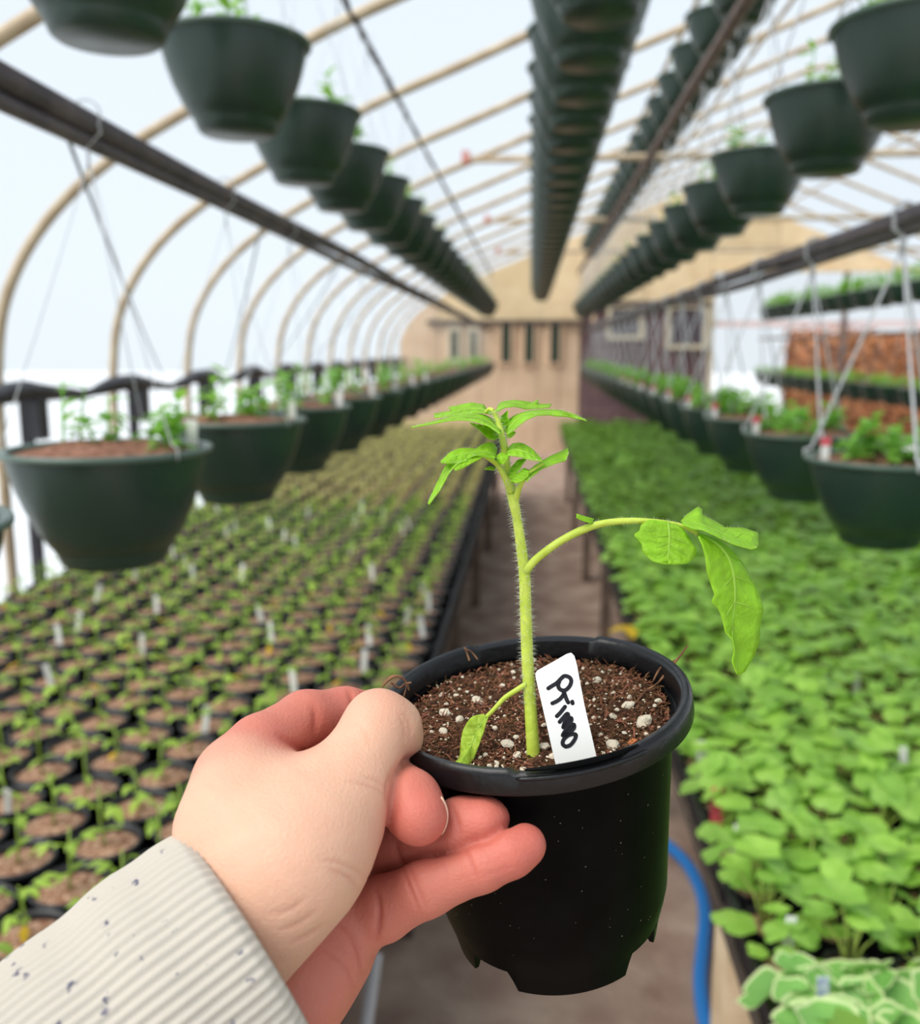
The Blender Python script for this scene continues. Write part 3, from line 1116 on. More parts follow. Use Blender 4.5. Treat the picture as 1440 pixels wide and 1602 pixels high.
# loose plant tags standing in the trays
for px, py, h, c_, lab in ((1100, 1200, .055, 'tag', 'broad white plant tag at the tray edge behind the held pot'),
                           (1122, 1275, .05, 'redtag', 'narrow pink tag at the tray edge below the broad white one'),
                           (1152, 1335, .05, 'tag', 'narrow pale tag at the tray edge below the pink one'),
                           (1232, 1490, .055, 'tag', 'white tag among the cream-edged leaves'),
                           (1288, 1590, .055, 'tagprint', 'blue printed tag under the cream-edged leaves'),
                           (1340, 1085, .045, 'tag', 'white tag deep in the round-leaved plants'),
                           (1415, 1205, .045, 'tag', 'white tag in the round-leaved plants near the picture edge')):
    r = ray(px, py)
    t = (BT + .085 - CZ) / r[2]
    p = CAM + r * t
    w = .022 if 'broad' in lab else .014
    MB().box((0, 0, .005), (w, .0012, h + .04), Matrix.Rotation(R_.uniform(-.15, .15), 3, 'Y')).build('plant_tag', M[c_], label=lab, cat='tag').location = p

# yellow leaf at the aisle corner of the green bed
r = ray(985, 985)
p = CAM + r * ((BT + .10 - CZ) / r[2])
yf = MB()
for k in range(4):
    add_leaf(yf, (0, 0, 0), k * 1.6, .4, .05, .02, .6, 4)
yf.build('yellow_leaf', M['yleaf'], label='yellowing leaf cluster at the aisle corner of the green bed', cat='leaf').location = p

# blue hose on the aisle floor
pts = []
for px, py in ((990, 1290), (1020, 1305), (1048, 1325), (1075, 1352), (1095, 1390), (1103, 1430), (1100, 1480), (1096, 1530), (1100, 1580), (1112, 1640), (1125, 1720)):
    r = ray(px, py)
    p = CAM + r * ((0.018 - CZ) / r[2])
    pts.append(p)
fp = []
for i in range(len(pts) - 1):
    p0, p1, p2, p3 = pts[max(i - 1, 0)], pts[i], pts[i + 1], pts[min(i + 2, len(pts) - 1)]
    for t in np.linspace(0, 1, 6, endpoint=False):
        fp.append(.5 * (2 * p1 + (p2 - p0) * t + (2 * p0 - 5 * p1 + 4 * p2 - p3) * t * t + (3 * p1 - p0 - 3 * p2 + p3) * t ** 3))
fp.append(pts[-1])
MB().tube(fp, .0175, 12).build('garden_hose', M['hose'], smooth=True, label='blue hose lying along the aisle floor', cat='hose')
# pale grey pipe standing against the bench by the aisle
r = ray(589, 1492)
p0 = CAM + r * ((0.50 - CZ) / r[2])
r = ray(530, 1640)
p1 = CAM + r * ((0.012 - CZ) / r[2]) if False else p0 + np.array([-0.02, -.30, -0.30])
MB().tube([p0, p1, p1 + (p1 - p0) * .6], .011, 12).build('grey_pipe', M['greypipe'], smooth=True, label='pale grey pipe brace at the aisle side of the seedling bench', cat='pipe')

# ------------------------------------------------------------------ the held pot
PC = P(834, 1080, 0.338)
_tilt, _roll = 0.073, 0.107
pa = np.array([-math.sin(_roll), -math.sin(_tilt), 1.0])
pa /= np.linalg.norm(pa)
pxv = np.cross([0, 1, 0], pa)
pxv /= np.linalg.norm(pxv)
pyv = np.cross(pa, pxv)
HPOT = 0.0985
POTM = Matrix(((pxv[0], pyv[0], pa[0], PC[0]), (pxv[1], pyv[1], pa[1], PC[1]), (pxv[2], pyv[2], pa[2], PC[2]), (0, 0, 0, 1)))
POTI = POTM.inverted()
SOILH = -0.0090
M['heropot'] = mat('black_glossy_pot', (5, 5, 5), 0.36, 0.05, var=(10, 10, 11), scale=60)
M['herorim'] = mat('black_pot_rim', (12, 12, 14), 0.30, 0.40, var=(18, 18, 20), scale=40, bump=0.04, bscale=200)
M['herosoil'] = mat('dark_peat', (66, 44, 34), 0.95, 0.1, var=(112, 78, 58), scale=300, bump=0.8, bscale=500)
M['fibre'] = mat('peat_fibre', (122, 86, 62), 0.9, 0.1, rnd=0.7, island=True)
M['perlite'] = mat('perlite', (252, 246, 234), 0.9, 0.1, var=(214, 190, 150), scale=300, bump=0.5, bscale=500, rnd=0.08)
M['dust'] = mat('pale_grit', (220, 204, 178), 0.9, 0.1, rnd=0.2, island=True)
M['root'] = mat('brown_root', (96, 66, 52), 0.85, 0.1, var=(150, 110, 80), scale=200)
M['bark'] = mat('orange_bark', (190, 112, 66), 0.85, 0.1)


def on_soil(px, py, h=SOILH):
    r = ray(px, py)
    q = PC + h * pa
    t = ((q - CAM) @ pa) / (r @ pa)
    return CAM + r * t, t


pot = empty('plant_pot', label='black plastic nursery pot held in the hand', cat='pot')
pot.matrix_world = POTM
body = MB()
NB = 180


def body_mod(i, a, r, z):
    if z < -0.083:
        # four shallow arches cut into the foot
        s = math.cos(4 * (a - math.radians(233)))
        k = max(0.0, min(1.0, (s - 0.50) * 5))
        if z < -0.09:
            z = z + (0.0085 * k)
            r = r + 0.0015 * k
    return r, z


body.lathe([(0.0, -.092), (0.030, -.092), (0.0350, -.0935), (0.0372, -HPOT), (0.0388, -HPOT), (0.0400, -.0925), (0.0412, -.088), (0.0425, -.0835), (0.0438, -.078), (0.0462, -.050), (0.0485, -.025), (0.0502, -.0078),
            (0.0492, -.0078), (0.0480, -.020), (0.0465, -.030)], NB, mod=body_mod)
smooth_by_angle(body.build('body', M['heropot'], pot), 35)
rim = MB()


def rim_mod(i, a, r, z):
    # the lip is a little prouder on three long arcs
    d = (math.degrees(a) % 360)
    on = 1.0
    for a0, a1 in ((60, 118), (262, 302)):
        if a0 < d < a1:
            on = 1 - min(1, (d - a0) / 2.0) * min(1, (a1 - d) / 2.0)
    if z > -0.002:
        z = z - 0.0011 * (1 - on)
    return r, z


rim.lathe([(0.0496, -.0090), (0.0562, -.0092), (0.0571, -.0086), (0.0573, -.0076), (0.0570, -.0022), (0.0566, -.0010), (0.0558, -.0003), (0.0541, -.0004), (0.0531, -.0010), (0.0524, -.0024), (0.0512, -.0080), (0.0506, -.0125), (0.0498, -.0125)], 180, close=True, mod=rim_mod)
ro = smooth_by_angle(rim.build('rim', M['herorim'], pot), 35)
# slot shade as a dark proud strip at the rim front, raised lip below
slot = MB()
for k in range(20):
    a = math.radians(267 + 39 * k / 19)
    w = .0009 * math.sin(math.pi * (k + .5) / 20) ** .5
    if k == 0:
        pth, pr = [], []
    pth.append((.0560 * math.cos(a), .0560 * math.sin(a), -.0002))
    pr.append(w + .0002)
slot.tube(pth, pr, 8)
slot.build('rim_slot_shade', M['heropot'], ro, smooth=True)
sl2 = MB()
sl2.tube([(.0573 * math.cos(math.radians(a)), .0573 * math.sin(math.radians(a)), -.0026) for a in np.linspace(264, 309, 24)], [.0002] + [.0007] * 22 + [.0002], 6)
sl2.build('rim_ridge', M['herorim'], ro, smooth=True)

# dried specks of soil on the wall
sp_r = random.Random(31)
spk = MB()
for k in range(70):
    a = math.radians(sp_r.uniform(200, 345))
    h = sp_r.uniform(-.080, -.012)
    q = float(np.interp(-h, [.0078, .025, .050, .078, .0835], [.0502, .0485, .0462, .0438, .0425])) + .00005
    s = sp_r.uniform(.00012, .00036)
    c_ = Vector((q * math.cos(a), q * math.sin(a), h))
    t_ = Vector((-math.sin(a), math.cos(a), 0))
    n_ = Vector((math.cos(a), math.sin(a), 0))
    spk.add([c_ + t_ * s * sp_r.uniform(.5, 1), c_ - t_ * s, c_ + Vector((0, 0, s * sp_r.uniform(.6, 1.6))), c_ - Vector((0, 0, s)), c_ + n_ * s * .4], [(0, 2, 4), (2, 1, 4), (1, 3, 4), (3, 0, 4)])
spk.build('soil_specks', mat('dry_specks', (104, 92, 78), 0.9, 0.1), pot, kind='stuff')

# soil in the pot
rr = random.Random(11)
sv = [(0, 0, SOILH)]
NS, NR = 72, 26
for i in range(1, NR + 1):
    q = .0506 * i / NR
    for k in range(NS):
        a = 2 * math.pi * k / NS
        x, y = q * math.cos(a), q * math.sin(a)
        z = SOILH + .0007 * math.sin(x * 210 + 1) * math.cos(y * 190) + .0006 * math.sin(x * 530) * math.sin(y * 610 + 2) + rr.uniform(-.0006, .0006)
        if i > NR - 3:
            z -= .0010 * (i - NR + 3)
        sv.append((x, y, z))
sf = [(0, k + 1, (k + 1) % NS + 1) for k in range(NS)]
for i in range(NR - 1):
    for k in range(NS):
        k2 = (k + 1) % NS
        sf.append((1 + i * NS + k, 1 + (i + 1) * NS + k, 1 + (i + 1) * NS + k2, 1 + i * NS + k2))
soil = MB().add(sv, sf).build('soil', M['herosoil'], pot)


def sliver(mb, p, d, L, w):
    d = Vector(d).normalized()
    u = d.cross(Vector((rr.uniform(-1, 1), rr.uniform(-1, 1), rr.uniform(-1, 1)))).normalized()
    v = d.cross(u)
    c = Vector(p)
    b = c + d * L * .5 + u * L * rr.uniform(-.12, .12)
    e = c + d * L
    vs_ = []
    for q, s in ((c, .7), (b, 1.0), (e, .3)):
        vs_ += [q + u * w * s, q - u * w * s * .5 + v * w * s * .8, q - u * w * s * .5 - v * w * s * .8]
    mb.add(vs_, [(0, 1, 4, 3), (1, 2, 5, 4), (2, 0, 3, 5), (3, 4, 7, 6), (4, 5, 8, 7), (5, 3, 6, 8), (0, 2, 1), (6, 7, 8)])


fb = MB()
for i in range(5200):
    a = rr.uniform(0, 6.283)
    q = .0488 * math.sqrt(rr.random())
    p = (q * math.cos(a), q * math.sin(a), SOILH + rr.uniform(-.0008, .0008))
    sliver(fb, p, (rr.uniform(-1, 1), rr.uniform(-1, 1), rr.uniform(-.15, .45)), rr.uniform(.0012, .0042), rr.uniform(.00012, .00034))
for i in range(900):
    a = rr.uniform(0, 6.283)
    q = .0485 * math.sqrt(rr.random())
    s = rr.uniform(.0004, .0011)
    p = Vector((q * math.cos(a), q * math.sin(a), SOILH + .0002))
    o_ = [Vector((rr.uniform(.5, 1) * x, rr.uniform(.5, 1) * y, rr.uniform(.5, 1) * z)) * s for x, y, z in ((1, 0, 0), (0, 1, 0), (-1, 0, 0), (0, -1, 0), (0, 0, 1), (0, 0, -1))]
    fb.add([p + v for v in o_], [(0, 1, 4), (1, 2, 4), (2, 3, 4), (3, 0, 4), (1, 0, 5), (2, 1, 5), (3, 2, 5), (0, 3, 5)])
fb.build('peat_fibres', M['fibre'], soil, kind='stuff')
gr = MB()
for i in range(420):
    a = rr.uniform(0, 6.283)
    q = .0485 * math.sqrt(rr.random())
    s = rr.uniform(.00022, .0006)
    p = Vector((q * math.cos(a), q * math.sin(a), SOILH + .0009))
    o_ = [Vector((rr.uniform(.5, 1) * x, rr.uniform(.5, 1) * y, rr.uniform(.5, 1) * z)) * s for x, y, z in ((1, 0, 0), (0, 1, 0), (-1, 0, 0), (0, -1, 0), (0, 0, 1), (0, 0, -1))]
    gr.add([p + v for v in o_], [(0, 1, 4), (1, 2, 4), (2, 3, 4), (3, 0, 4), (1, 0, 5), (2, 1, 5), (3, 2, 5), (0, 3, 5)])
gr.build('pale_grit', M['dust'], soil, kind='stuff')


def lump(seed, amp=.35):
    r2 = random.Random(seed)
    t = (1 + 5 ** .5) / 2
    V = [Vector(v).normalized() for v in ((-1, t, 0), (1, t, 0), (-1, -t, 0), (1, -t, 0), (0, -1, t), (0, 1, t), (0, -1, -t), (0, 1, -t), (t, 0, -1), (t, 0, 1), (-t, 0, -1), (-t, 0, 1))]
    Fc = [(0, 11, 5), (0, 5, 1), (0, 1, 7), (0, 7, 10), (0, 10, 11), (1, 5, 9), (5, 11, 4), (11, 10, 2), (10, 7, 6), (7, 1, 8), (3, 9, 4), (3, 4, 2), (3, 2, 6), (3, 6, 8), (3, 8, 9), (4, 9, 5), (2, 4, 11), (6, 2, 10), (8, 6, 7), (9, 8, 1)]
    cache = {}
    V2, F2 = list(V), []

    def mid(a, b):
        k = (min(a, b), max(a, b))
        if k not in cache:
            V2.append(((V[a] + V[b]) / 2).normalized())
            cache[k] = len(V2) - 1
        return cache[k]

    for a, b, c in Fc:
        x, y, z = mid(a, b), mid(b, c), mid(c, a)
        F2 += [(a, x, z), (b, y, x), (c, z, y), (x, y, z)]
    sc_ = (r2.uniform(.8, 1.2), r2.uniform(.7, 1), r2.uniform(.55, .8))
    out = [(v.x * sc_[0] * (1 + r2.uniform(-amp, amp)), v.y * sc_[1] * (1 + r2.uniform(-amp, amp)), v.z * sc_[2] * (1 + r2.uniform(-amp, amp))) for v in V2]
    return MB().add(out, F2).mesh('perlite_granule', M['perlite'])


lumps = [lump(i, .22) for i in range(6)]
# granules, larger ones where the photo shows them (places measured on the soil plane), small ones scattered
gran = [(1008, 1132, 13), (960, 1168, 12), (983, 1105, 9), (935, 1066, 8), (937, 1022, 8), (908, 1030, 10), (697, 1117, 9), (720, 1128, 8), (795, 1166, 9), (808, 1155, 6), (809, 1184, 8), (747, 1097, 8),
        (675, 1070, 6), (632, 1084, 7), (852, 1170, 10), (866, 1185, 8), (1030, 1098, 6), (1050, 1108, 5), (960, 1122, 6), (985, 1092, 5), (694, 1146, 7), (676, 1146, 4), (760, 1182, 5), (778, 1195, 4), (820, 1205, 5),
        (775, 1140, 5), (786, 1073, 4), (803, 1052, 4), (930, 1096, 4), (1012, 1150, 4), (918, 1020, 5), (1025, 1105, 4), (940, 1150, 4), (726, 1160, 4), (745, 1175, 4), (835, 1035, 4), (880, 1010, 4), (1036, 1082, 5)]
for k in range(110):
    a = rr.uniform(0, 6.283)
    q = .047 * math.sqrt(rr.random())
    w = POTM @ Vector((q * math.cos(a), q * math.sin(a), SOILH))
    pp = proj(w)
    gran.append((pp[0], pp[1], rr.uniform(1.8, 4.2)))
for k, (px, py, rpx) in enumerate(gran):
    w, t = on_soil(px, py, SOILH + .0004)
    q = POTI @ Vector(w)
    if q.x ** 2 + q.y ** 2 > .0485 ** 2:
        continue
    s = rpx * t / FPX
    o = obj('perlite_granule', lumps[k % 6], soil)
    o.location = (q.x, q.y, q.z + s * .25)
    o.scale = (s, s, s)
    o.rotation_euler = (rr.uniform(-.3, .3), rr.uniform(-.3, .3), rr.uniform(0, 6.28))


def wline(pts, r, name, m, par):
    """tube through measured points (px, py, depth), stored in the parent's own space"""
    W = [P(*q) for q in pts]
    cr = []
    for i in range(len(W) - 1):
        p0, p1, p2, p3 = W[max(i - 1, 0)], W[i], W[i + 1], W[min(i + 2, len(W) - 1)]
        for t in np.linspace(0, 1, 6, endpoint=False):
            cr.append(.5 * (2 * p1 + (p2 - p0) * t + (2 * p0 - 5 * p1 + 4 * p2 - p3) * t * t + (3 * p1 - p0 - 3 * p2 + p3) * t ** 3))
    cr.append(W[-1])
    if hasattr(r, '__len__'):
        rs = list(np.interp(np.linspace(0, 1, len(cr)), np.linspace(0, 1, len(r)), r))
    else:
        rs = [r] * len(cr)
    mb = MB().tube(cr, rs, 10)
    return mb


def root_bit(pts, r, name='root'):
    mb = wline(pts, r, name, None, None)
    mb.xf(POTI)
    o = mb.build(name, M['root'], soil, smooth=True)
    return o


root_bit([(1031, 1068, .350), (1045, 1050, .350), (1060, 1032, .350), (1076, 1010, .348)], [.0004, .0005, .0005, .0003])
root_bit([(1022, 1066, .350), (1034, 1045, .352), (1050, 1036, .352), (1062, 1030, .350)], [.0003, .0004, .0003, .0003])
root_bit([(995, 1100, .337), (1010, 1082, .343), (1025, 1072, .346), (1036, 1062, .350)], [.0003, .0004, .0003, .0002])
root_bit([(596, 1078, .332), (606, 1066, .333), (620, 1058, .334), (635, 1066, .334), (640, 1080, .334)], [.0003, .0004, .0004, .0004, .0003])
root_bit([(600, 1070, .334), (614, 1058, .336), (628, 1060, .336), (636, 1070, .334), (632, 1090, .330)], [.0003, .0005, .0005, .0003, .0002])
root_bit([(612, 1068, .330), (625, 1076, .331), (634, 1070, .332), (644, 1068, .332)], .0004)
root_bit([(735, 1034, .370), (731, 1022, .371), (727, 1012, .371)], [.0004, .0003, .0002])
root_bit([(748, 1032, .370), (738, 1020, .371), (726, 1014, .371)], [.0003, .0003, .0002])
bk = MB().box((0, 0, 0), (.0032, .0018, .0008), Matrix.Rotation(.9, 3, 'Z'))
w, t = on_soil(990, 1161, SOILH + .001)
b_ = bk.build('bark_chip', M['bark'], soil)
b_.location = POTI @ Vector(w)

# ------------------------------------------------------------------ white name stake
tagc = [(873, 1205), (935, 1193), (894, 1022), (842, 1050)]
wb, tb = on_soil(904, 1203, SOILH - .001)
d_bot, d_top = tb, tb + .006
TA, TB_, TC, TD = P(873, 1206, d_bot), P(936, 1192, d_bot), P(895, 1020, d_top), P(840, 1050, d_top)
tn = np.cross(TB_ - TA, TD - TA)
tn /= np.linalg.norm(tn)
if tn @ cF > 0:
    tn = -tn


def on_tag(px, py, off=0.0):
    r = ray(px, py)
    t = ((TA - CAM) @ tn) / (r @ tn)
    return CAM + r * t + tn * off


outl = [(876, 1222), (939, 1208), (935, 1190), (925, 1146), (915, 1104), (907, 1062), (903, 1040), (899, 1026), (894, 1021), (887, 1023), (868, 1034), (848, 1045), (841, 1049), (838, 1054), (839, 1062), (846, 1092), (857, 1140), (866, 1180)]
f0 = [on_tag(x, y) for x, y in outl]
f1 = [p - tn * .0011 for p in f0]
n = len(f0)
stake = MB().add(f0 + f1, [tuple(range(n)), tuple(range(2 * n - 1, n - 1, -1))] + [(i, (i + 1) % n, (i + 1) % n + n, i + n) for i in range(n)])
so = stake.build('name_stake', M['tag'], label='white plastic name stake handwritten Primo in the held pot', cat='plant label')
M['ink'] = mat('black_marker', (24, 22, 30), 0.5, 0.3)
Zs = 7.285
strokes = [[(205, 560), (255, 528), (300, 500), (345, 455), (382, 422), (425, 424), (458, 448), (466, 485), (448, 535), (405, 578), (360, 582), (325, 555), (318, 515), (330, 485)],
           [(252, 730), (300, 708), (345, 675), (375, 635), (385, 605), (372, 590)], [(388, 612), (402, 655), (418, 695), (432, 720)],
           [(478, 712), (482, 730)], [(303, 876), (335, 845), (368, 805), (395, 770)],
           [(335, 942), (375, 895), (418, 850), (432, 872), (400, 930), (376, 1004), (420, 945), (458, 898), (470, 920), (440, 985), (388, 1060), (372, 1096), (430, 1040), (480, 985), (498, 975), (498, 1010), (455, 1060), (385, 1105)],
           [(400, 1222), (372, 1200), (372, 1160), (405, 1115), (460, 1085), (512, 1084), (518, 1112), (492, 1165), (450, 1210), (405, 1224)]]


def ribbon(pts, w, off=.00012):
    W = [np.array(p, float) for p in pts]
    cr = []
    for i in range(len(W) - 1):
        p0, p1, p2, p3 = W[max(i - 1, 0)], W[i], W[i + 1], W[min(i + 2, len(W) - 1)]
        for t in np.linspace(0, 1, 5, endpoint=False):
            cr.append(.5 * (2 * p1 + (p2 - p0) * t + (2 * p0 - 5 * p1 + 4 * p2 - p3) * t * t + (3 * p1 - p0 - 3 * p2 + p3) * t ** 3))
    cr.append(W[-1])
    mb = MB()
    for p in cr:
        ctr = [on_tag(830 + p[0] / Zs, 1000 + p[1] / Zs, off)]
        ring = [on_tag(830 + (p[0] + w * math.cos(a)) / Zs, 1000 + (p[1] + w * math.sin(a)) / Zs, off) for a in np.linspace(0, 2 * math.pi, 14, endpoint=False)]
        o = len(mb.v)
        mb.add(ring, [tuple(range(14))])
    for i in range(len(cr) - 1):
        a, b = cr[i], cr[i + 1]
        d = b - a
        L = np.linalg.norm(d)
        if L < 1e-6:
            continue
        nn = np.array([-d[1], d[0]]) / L * w
        q = [a + nn, b + nn, b - nn, a - nn]
        mb.add([on_tag(830 + x / Zs, 1000 + y / Zs, off + .00001) for x, y in q], [(0, 1, 2, 3)])
    return mb


for s in strokes:
    ribbon(s, 23.0).build('ink_stroke', M['ink'], so)

# ------------------------------------------------------------------ the tomato seedling
def leaf_mat(name, col, tcol, tr):
    m = mat(name, col, 0.42, 0.35, transl=tr, tcol=tcol, var=tuple(min(255, int(c * 1.12)) for c in col), scale=160, bump=0.25, bscale=420)
    return m


M['tomleaf'] = leaf_mat('tomato_leaf', (158, 206, 58), (212, 236, 30), .54)
M['tomvein'] = mat('tomato_vein', (176, 214, 92), 0.5, 0.3, transl=0.45, tcol=(204, 232, 80))
M['cotleaf'] = leaf_mat('old_seed_leaf', (176, 204, 70), (212, 222, 50), .4)
M['tomstem'] = mat('tomato_stem', (170, 190, 62), 0.45, 0.35, var=(190, 206, 84), scale=120, sss=0.15, bump=.1, bscale=400)
M['hair'] = mat('fine_hair', (244, 247, 228), 0.6, 0.3, transl=0.5, tcol=(240, 244, 210))
wS, dS = on_soil(836, 1190, SOILH - .002)
tom = empty('tomato_seedling', wS, label='young tomato plant growing in the held pot', cat='plant')
TOMI = Matrix.Translation(-Vector(wS))
DST = dS                                   # depth of the stem


def tpart(mb, name, m, par=None, smooth=True):
    mb.xf(TOMI)
    o = mb.build(name, M[m], par or tom, smooth=smooth)
    return o


def rs_(a, d=DST):
    return [x * d / FPX for x in a]


stem_pts = [(836, 1196, DST), (833, 1150, DST), (830, 1100, DST + .001), (826, 1040, DST + .001), (823, 960, DST + .001), (821, 900, DST + .001), (815, 850, DST), (809, 810, DST), (805, 790, DST), (799, 762, DST + .001), (794, 735, DST + .002),
            (790, 705, DST + .002), (785, 680, DST + .002), (778, 655, DST + .003), (772, 643, DST + .003)]
stem_r = rs_([11.0, 10.5, 10, 9.8, 9.6, 9.4, 8.4, 7.4, 8.6, 8.6, 6.6, 6, 5.4, 4.6, 3.6])
stem_o = tpart(wline(stem_pts, stem_r, '', None, None), 'stem', 'tomstem')


def hairs(pts, rad, n, Lr=(.0010, .0026), seed=5):
    """fine hairs standing out around a stem"""
    h = random.Random(seed)
    W = [P(*q) for q in pts]
    mb = MB()
    seg = [np.linalg.norm(b - a) for a, b in zip(W, W[1:])]
    tot = sum(seg)
    for _ in range(n):
        s = h.uniform(0, tot)
        i = 0
        while s > seg[i] and i < len(seg) - 1:
            s -= seg[i]
            i += 1
        t = s / seg[i]
        c = W[i] + (W[i + 1] - W[i]) * t
        r = rad[i] + (rad[i + 1] - rad[i]) * t
        ax = (W[i + 1] - W[i]) / seg[i]
        u = np.cross(ax, [h.uniform(-1, 1), h.uniform(-1, 1), h.uniform(-1, 1)])
        u /= np.linalg.norm(u)
        L = h.uniform(*Lr)
        d = u + ax * h.uniform(-.4, .3)
        w = .00008
        v = np.cross(ax, u)
        b = c + u * r * .9
        mb.add([b + v * w, b - v * w, b + ax * w, b + d * (L + .1 * r)], [(0, 1, 3), (1, 2, 3), (2, 0, 3)])
    return mb


tpart(hairs(stem_pts[2:], stem_r[2:], 1500), 'stem_hairs', 'hair', stem_o)['kind'] = 'stuff'


def resample(pts, n, smooth):
    W = [np.array(p, float) for p in pts]
    if smooth and len(W) > 2:
        cr = []
        for i in range(len(W) - 1):
            p0, p1, p2, p3 = W[max(i - 1, 0)], W[i], W[i + 1], W[min(i + 2, len(W) - 1)]
            for t in np.linspace(0, 1, 8, endpoint=False):
                cr.append(.5 * (2 * p1 + (p2 - p0) * t + (2 * p0 - 5 * p1 + 4 * p2 - p3) * t * t + (3 * p1 - p0 - 3 * p2 + p3) * t ** 3))
        cr.append(W[-1])
        W = cr
    L = [0.0]
    for a, b in zip(W, W[1:]):
        L.append(L[-1] + np.linalg.norm((b - a)[:2]))
    T = np.linspace(0, L[-1], n)
    A = np.array(W)
    return np.stack([np.interp(T, L, A[:, k]) for k in range(3)], 1)


def tleaf(mid, ea, eb, name='leaflet', m='tomleaf', par=None, nu=34, nv=5, arch=.0, vein=True, puck=.0006, seed=1, rv=.0004, hairy=0, sm=False):
    """leaf blade between two measured edges (px, py, depth) about its midrib; real depth at every point"""
    C = resample(mid, nu, True)
    A = resample(ea, nu, sm)
    B = resample(eb, nu, sm)
    h = random.Random(seed)
    ph = h.uniform(0, 6)
    rows_ = []
    for i in range(nu):
        row = []
        u = i / (nu - 1)
        for k in range(-nv, nv + 1):
            s = abs(k) / nv
            E_ = A if k < 0 else B
            q = C[i] * (1 - s) + E_[i] * s
            p = P(q[0], q[1], q[2])
            bul = math.sin(math.pi * s) * arch
            pk = puck * math.sin(math.pi * s) * math.sin(u * 30 + ph + s * 2.5 * (1 if k < 0 else -1))
            p = p + cU * bul - cF * pk
            row.append(p)
        rows_.append(row)
    mb = MB().grid(rows_)
    o = tpart(mb, name, m, par)
    md = o.modifiers.new('thickness', 'SOLIDIFY')
    md.thickness = .00035
    md.offset = 0
    if vein:
        pts = [P(*C[i]) - cF * .0002 for i in range(0, nu, 2)]
        tpart(MB().tube(pts, list(np.linspace(rv, rv * .25, len(pts))), 6), 'midrib', 'tomvein', o)
        sv_ = MB()
        for t in (.2, .36, .52, .68):
            i = int(t * nu)
            for E_ in (A, B):
                j = min(nu - 1, i + 4)
                q0, q1 = C[i], C[i] * .2 + E_[j] * .8
                qm = (q0 + q1) / 2 + (C[j] - C[i]) * -.08
                sv_.tube([P(*q0) - cF * .0002, P(*qm) - cF * (.0003), P(*q1) - cF * .0001], [rv * .32, rv * .26, rv * .1], 5)
        tpart(sv_, 'side_veins', 'tomvein', o)
    if hairy:
        hb = MB()
        for E_ in (A, B):
            for _ in range(hairy):
                i = h.randrange(1, nu - 1)
                b = P(*E_[i])
                d = cU * h.uniform(.3, 1) + cR * h.uniform(-.5, .5) - cF * h.uniform(0, .6)
                d = d / np.linalg.norm(d) * h.uniform(.0005, .0013)
                w = .00004
                hb.add([b + cR * w, b - cR * w, b + cF * w, b + d], [(0, 1, 3), (1, 2, 3), (2, 0, 3)])
        tpart(hb, 'edge_hairs', 'hair', o)['kind'] = 'stuff'
    return o


def z5(pts, d0, d1=None):
    """places read in the crown close-up"""
    n = len(pts)
    d1 = d0 if d1 is None else d1
    return [(640 + x / 4.8, 610 + y / 4.8, (d0 + (d1 - d0) * i / max(1, n - 1)) if len(q) == 0 else d0 + q[0]) for i, (x, y, *q) in enumerate(pts)]


def z6(pts, d0, d1=None):
    n = len(pts)
    d1 = d0 if d1 is None else d1
    return [(960 + x / 5.169, 770 + y / 5.169, d0 + (d1 - d0) * i / max(1, n - 1)) for i, (x, y) in enumerate(pts)]


D = DST
# crown leaves
crown = tpart(wline([(772, 643, D + .003), (766, 640, D + .004), (760, 645, D + .005)], rs_([3.6, 3, 2.4]), '', None, None), 'leaf_stalk', 'tomstem')
tleaf(z5([(745, 300), (800, 235), (880, 185), (1000, 168), (1150, 170), (1240, 195), (1335, 232)], D, D + .004),
      z5([(750, 225), (790, 195), (880, 162), (1000, 148), (1090, 150), (1150, 156), (1240, 183), (1335, 230)], D + .012, D + .005),
      z5([(735, 335), (780, 310), (830, 265), (880, 225), (960, 192), (1060, 188), (1100, 196), (1200, 203), (1335, 234)], D - .010, D + .003), par=crown, hairy=70, seed=1)
tleaf(z5([(655, 165), (700, 118), (800, 105), (900, 120), (980, 118), (1065, 118)], D + .012, D + .024),
      z5([(652, 160), (675, 110), (700, 90), (780, 78), (860, 84), (925, 96), (975, 72), (962, 102), (1000, 108), (1072, 106)], D + .022, D + .030),
      z5([(655, 168), (720, 132), (800, 124), (880, 145), (960, 140), (1060, 130)], D + .004, D + .018), par=crown, hairy=30, seed=2)
tleaf(z5([(690, 310), (600, 240), (500, 205), (400, 203), (300, 218), (200, 242), (20, 280)], D, D - .002),
      z5([(690, 285), (640, 222), (560, 186), (450, 178), (330, 198), (200, 234), (20, 279)], D + .012, D),
      z5([(692, 335), (640, 300), (600, 272), (500, 236), (400, 226), (300, 232), (200, 252), (20, 282)], D - .010, D - .004), par=crown, hairy=70, seed=3)
tleaf(z5([(620, 180), (560, 150), (480, 140), (400, 150), (300, 170), (190, 192)], D + .010, D + .020),
      z5([(622, 175), (578, 142), (565, 112), (470, 96), (400, 110), (293, 134), (345, 152), (300, 160), (250, 170), (188, 180)], D + .020, D + .026),
      z5([(620, 186), (560, 172), (500, 172), (400, 190), (300, 196), (240, 205), (190, 208)], D + .004, D + .014), par=crown, hairy=30, seed=4)
tleaf(z5([(685, 330), (620, 318), (560, 290), (462, 250)], D + .006, D + .010), z5([(680, 300), (600, 275), (540, 262), (460, 248)], D + .010), z5([(690, 345), (650, 375), (600, 368), (570, 345), (550, 320), (510, 285), (462, 252)], D + .004), par=crown, vein=False, hairy=20, seed=5)
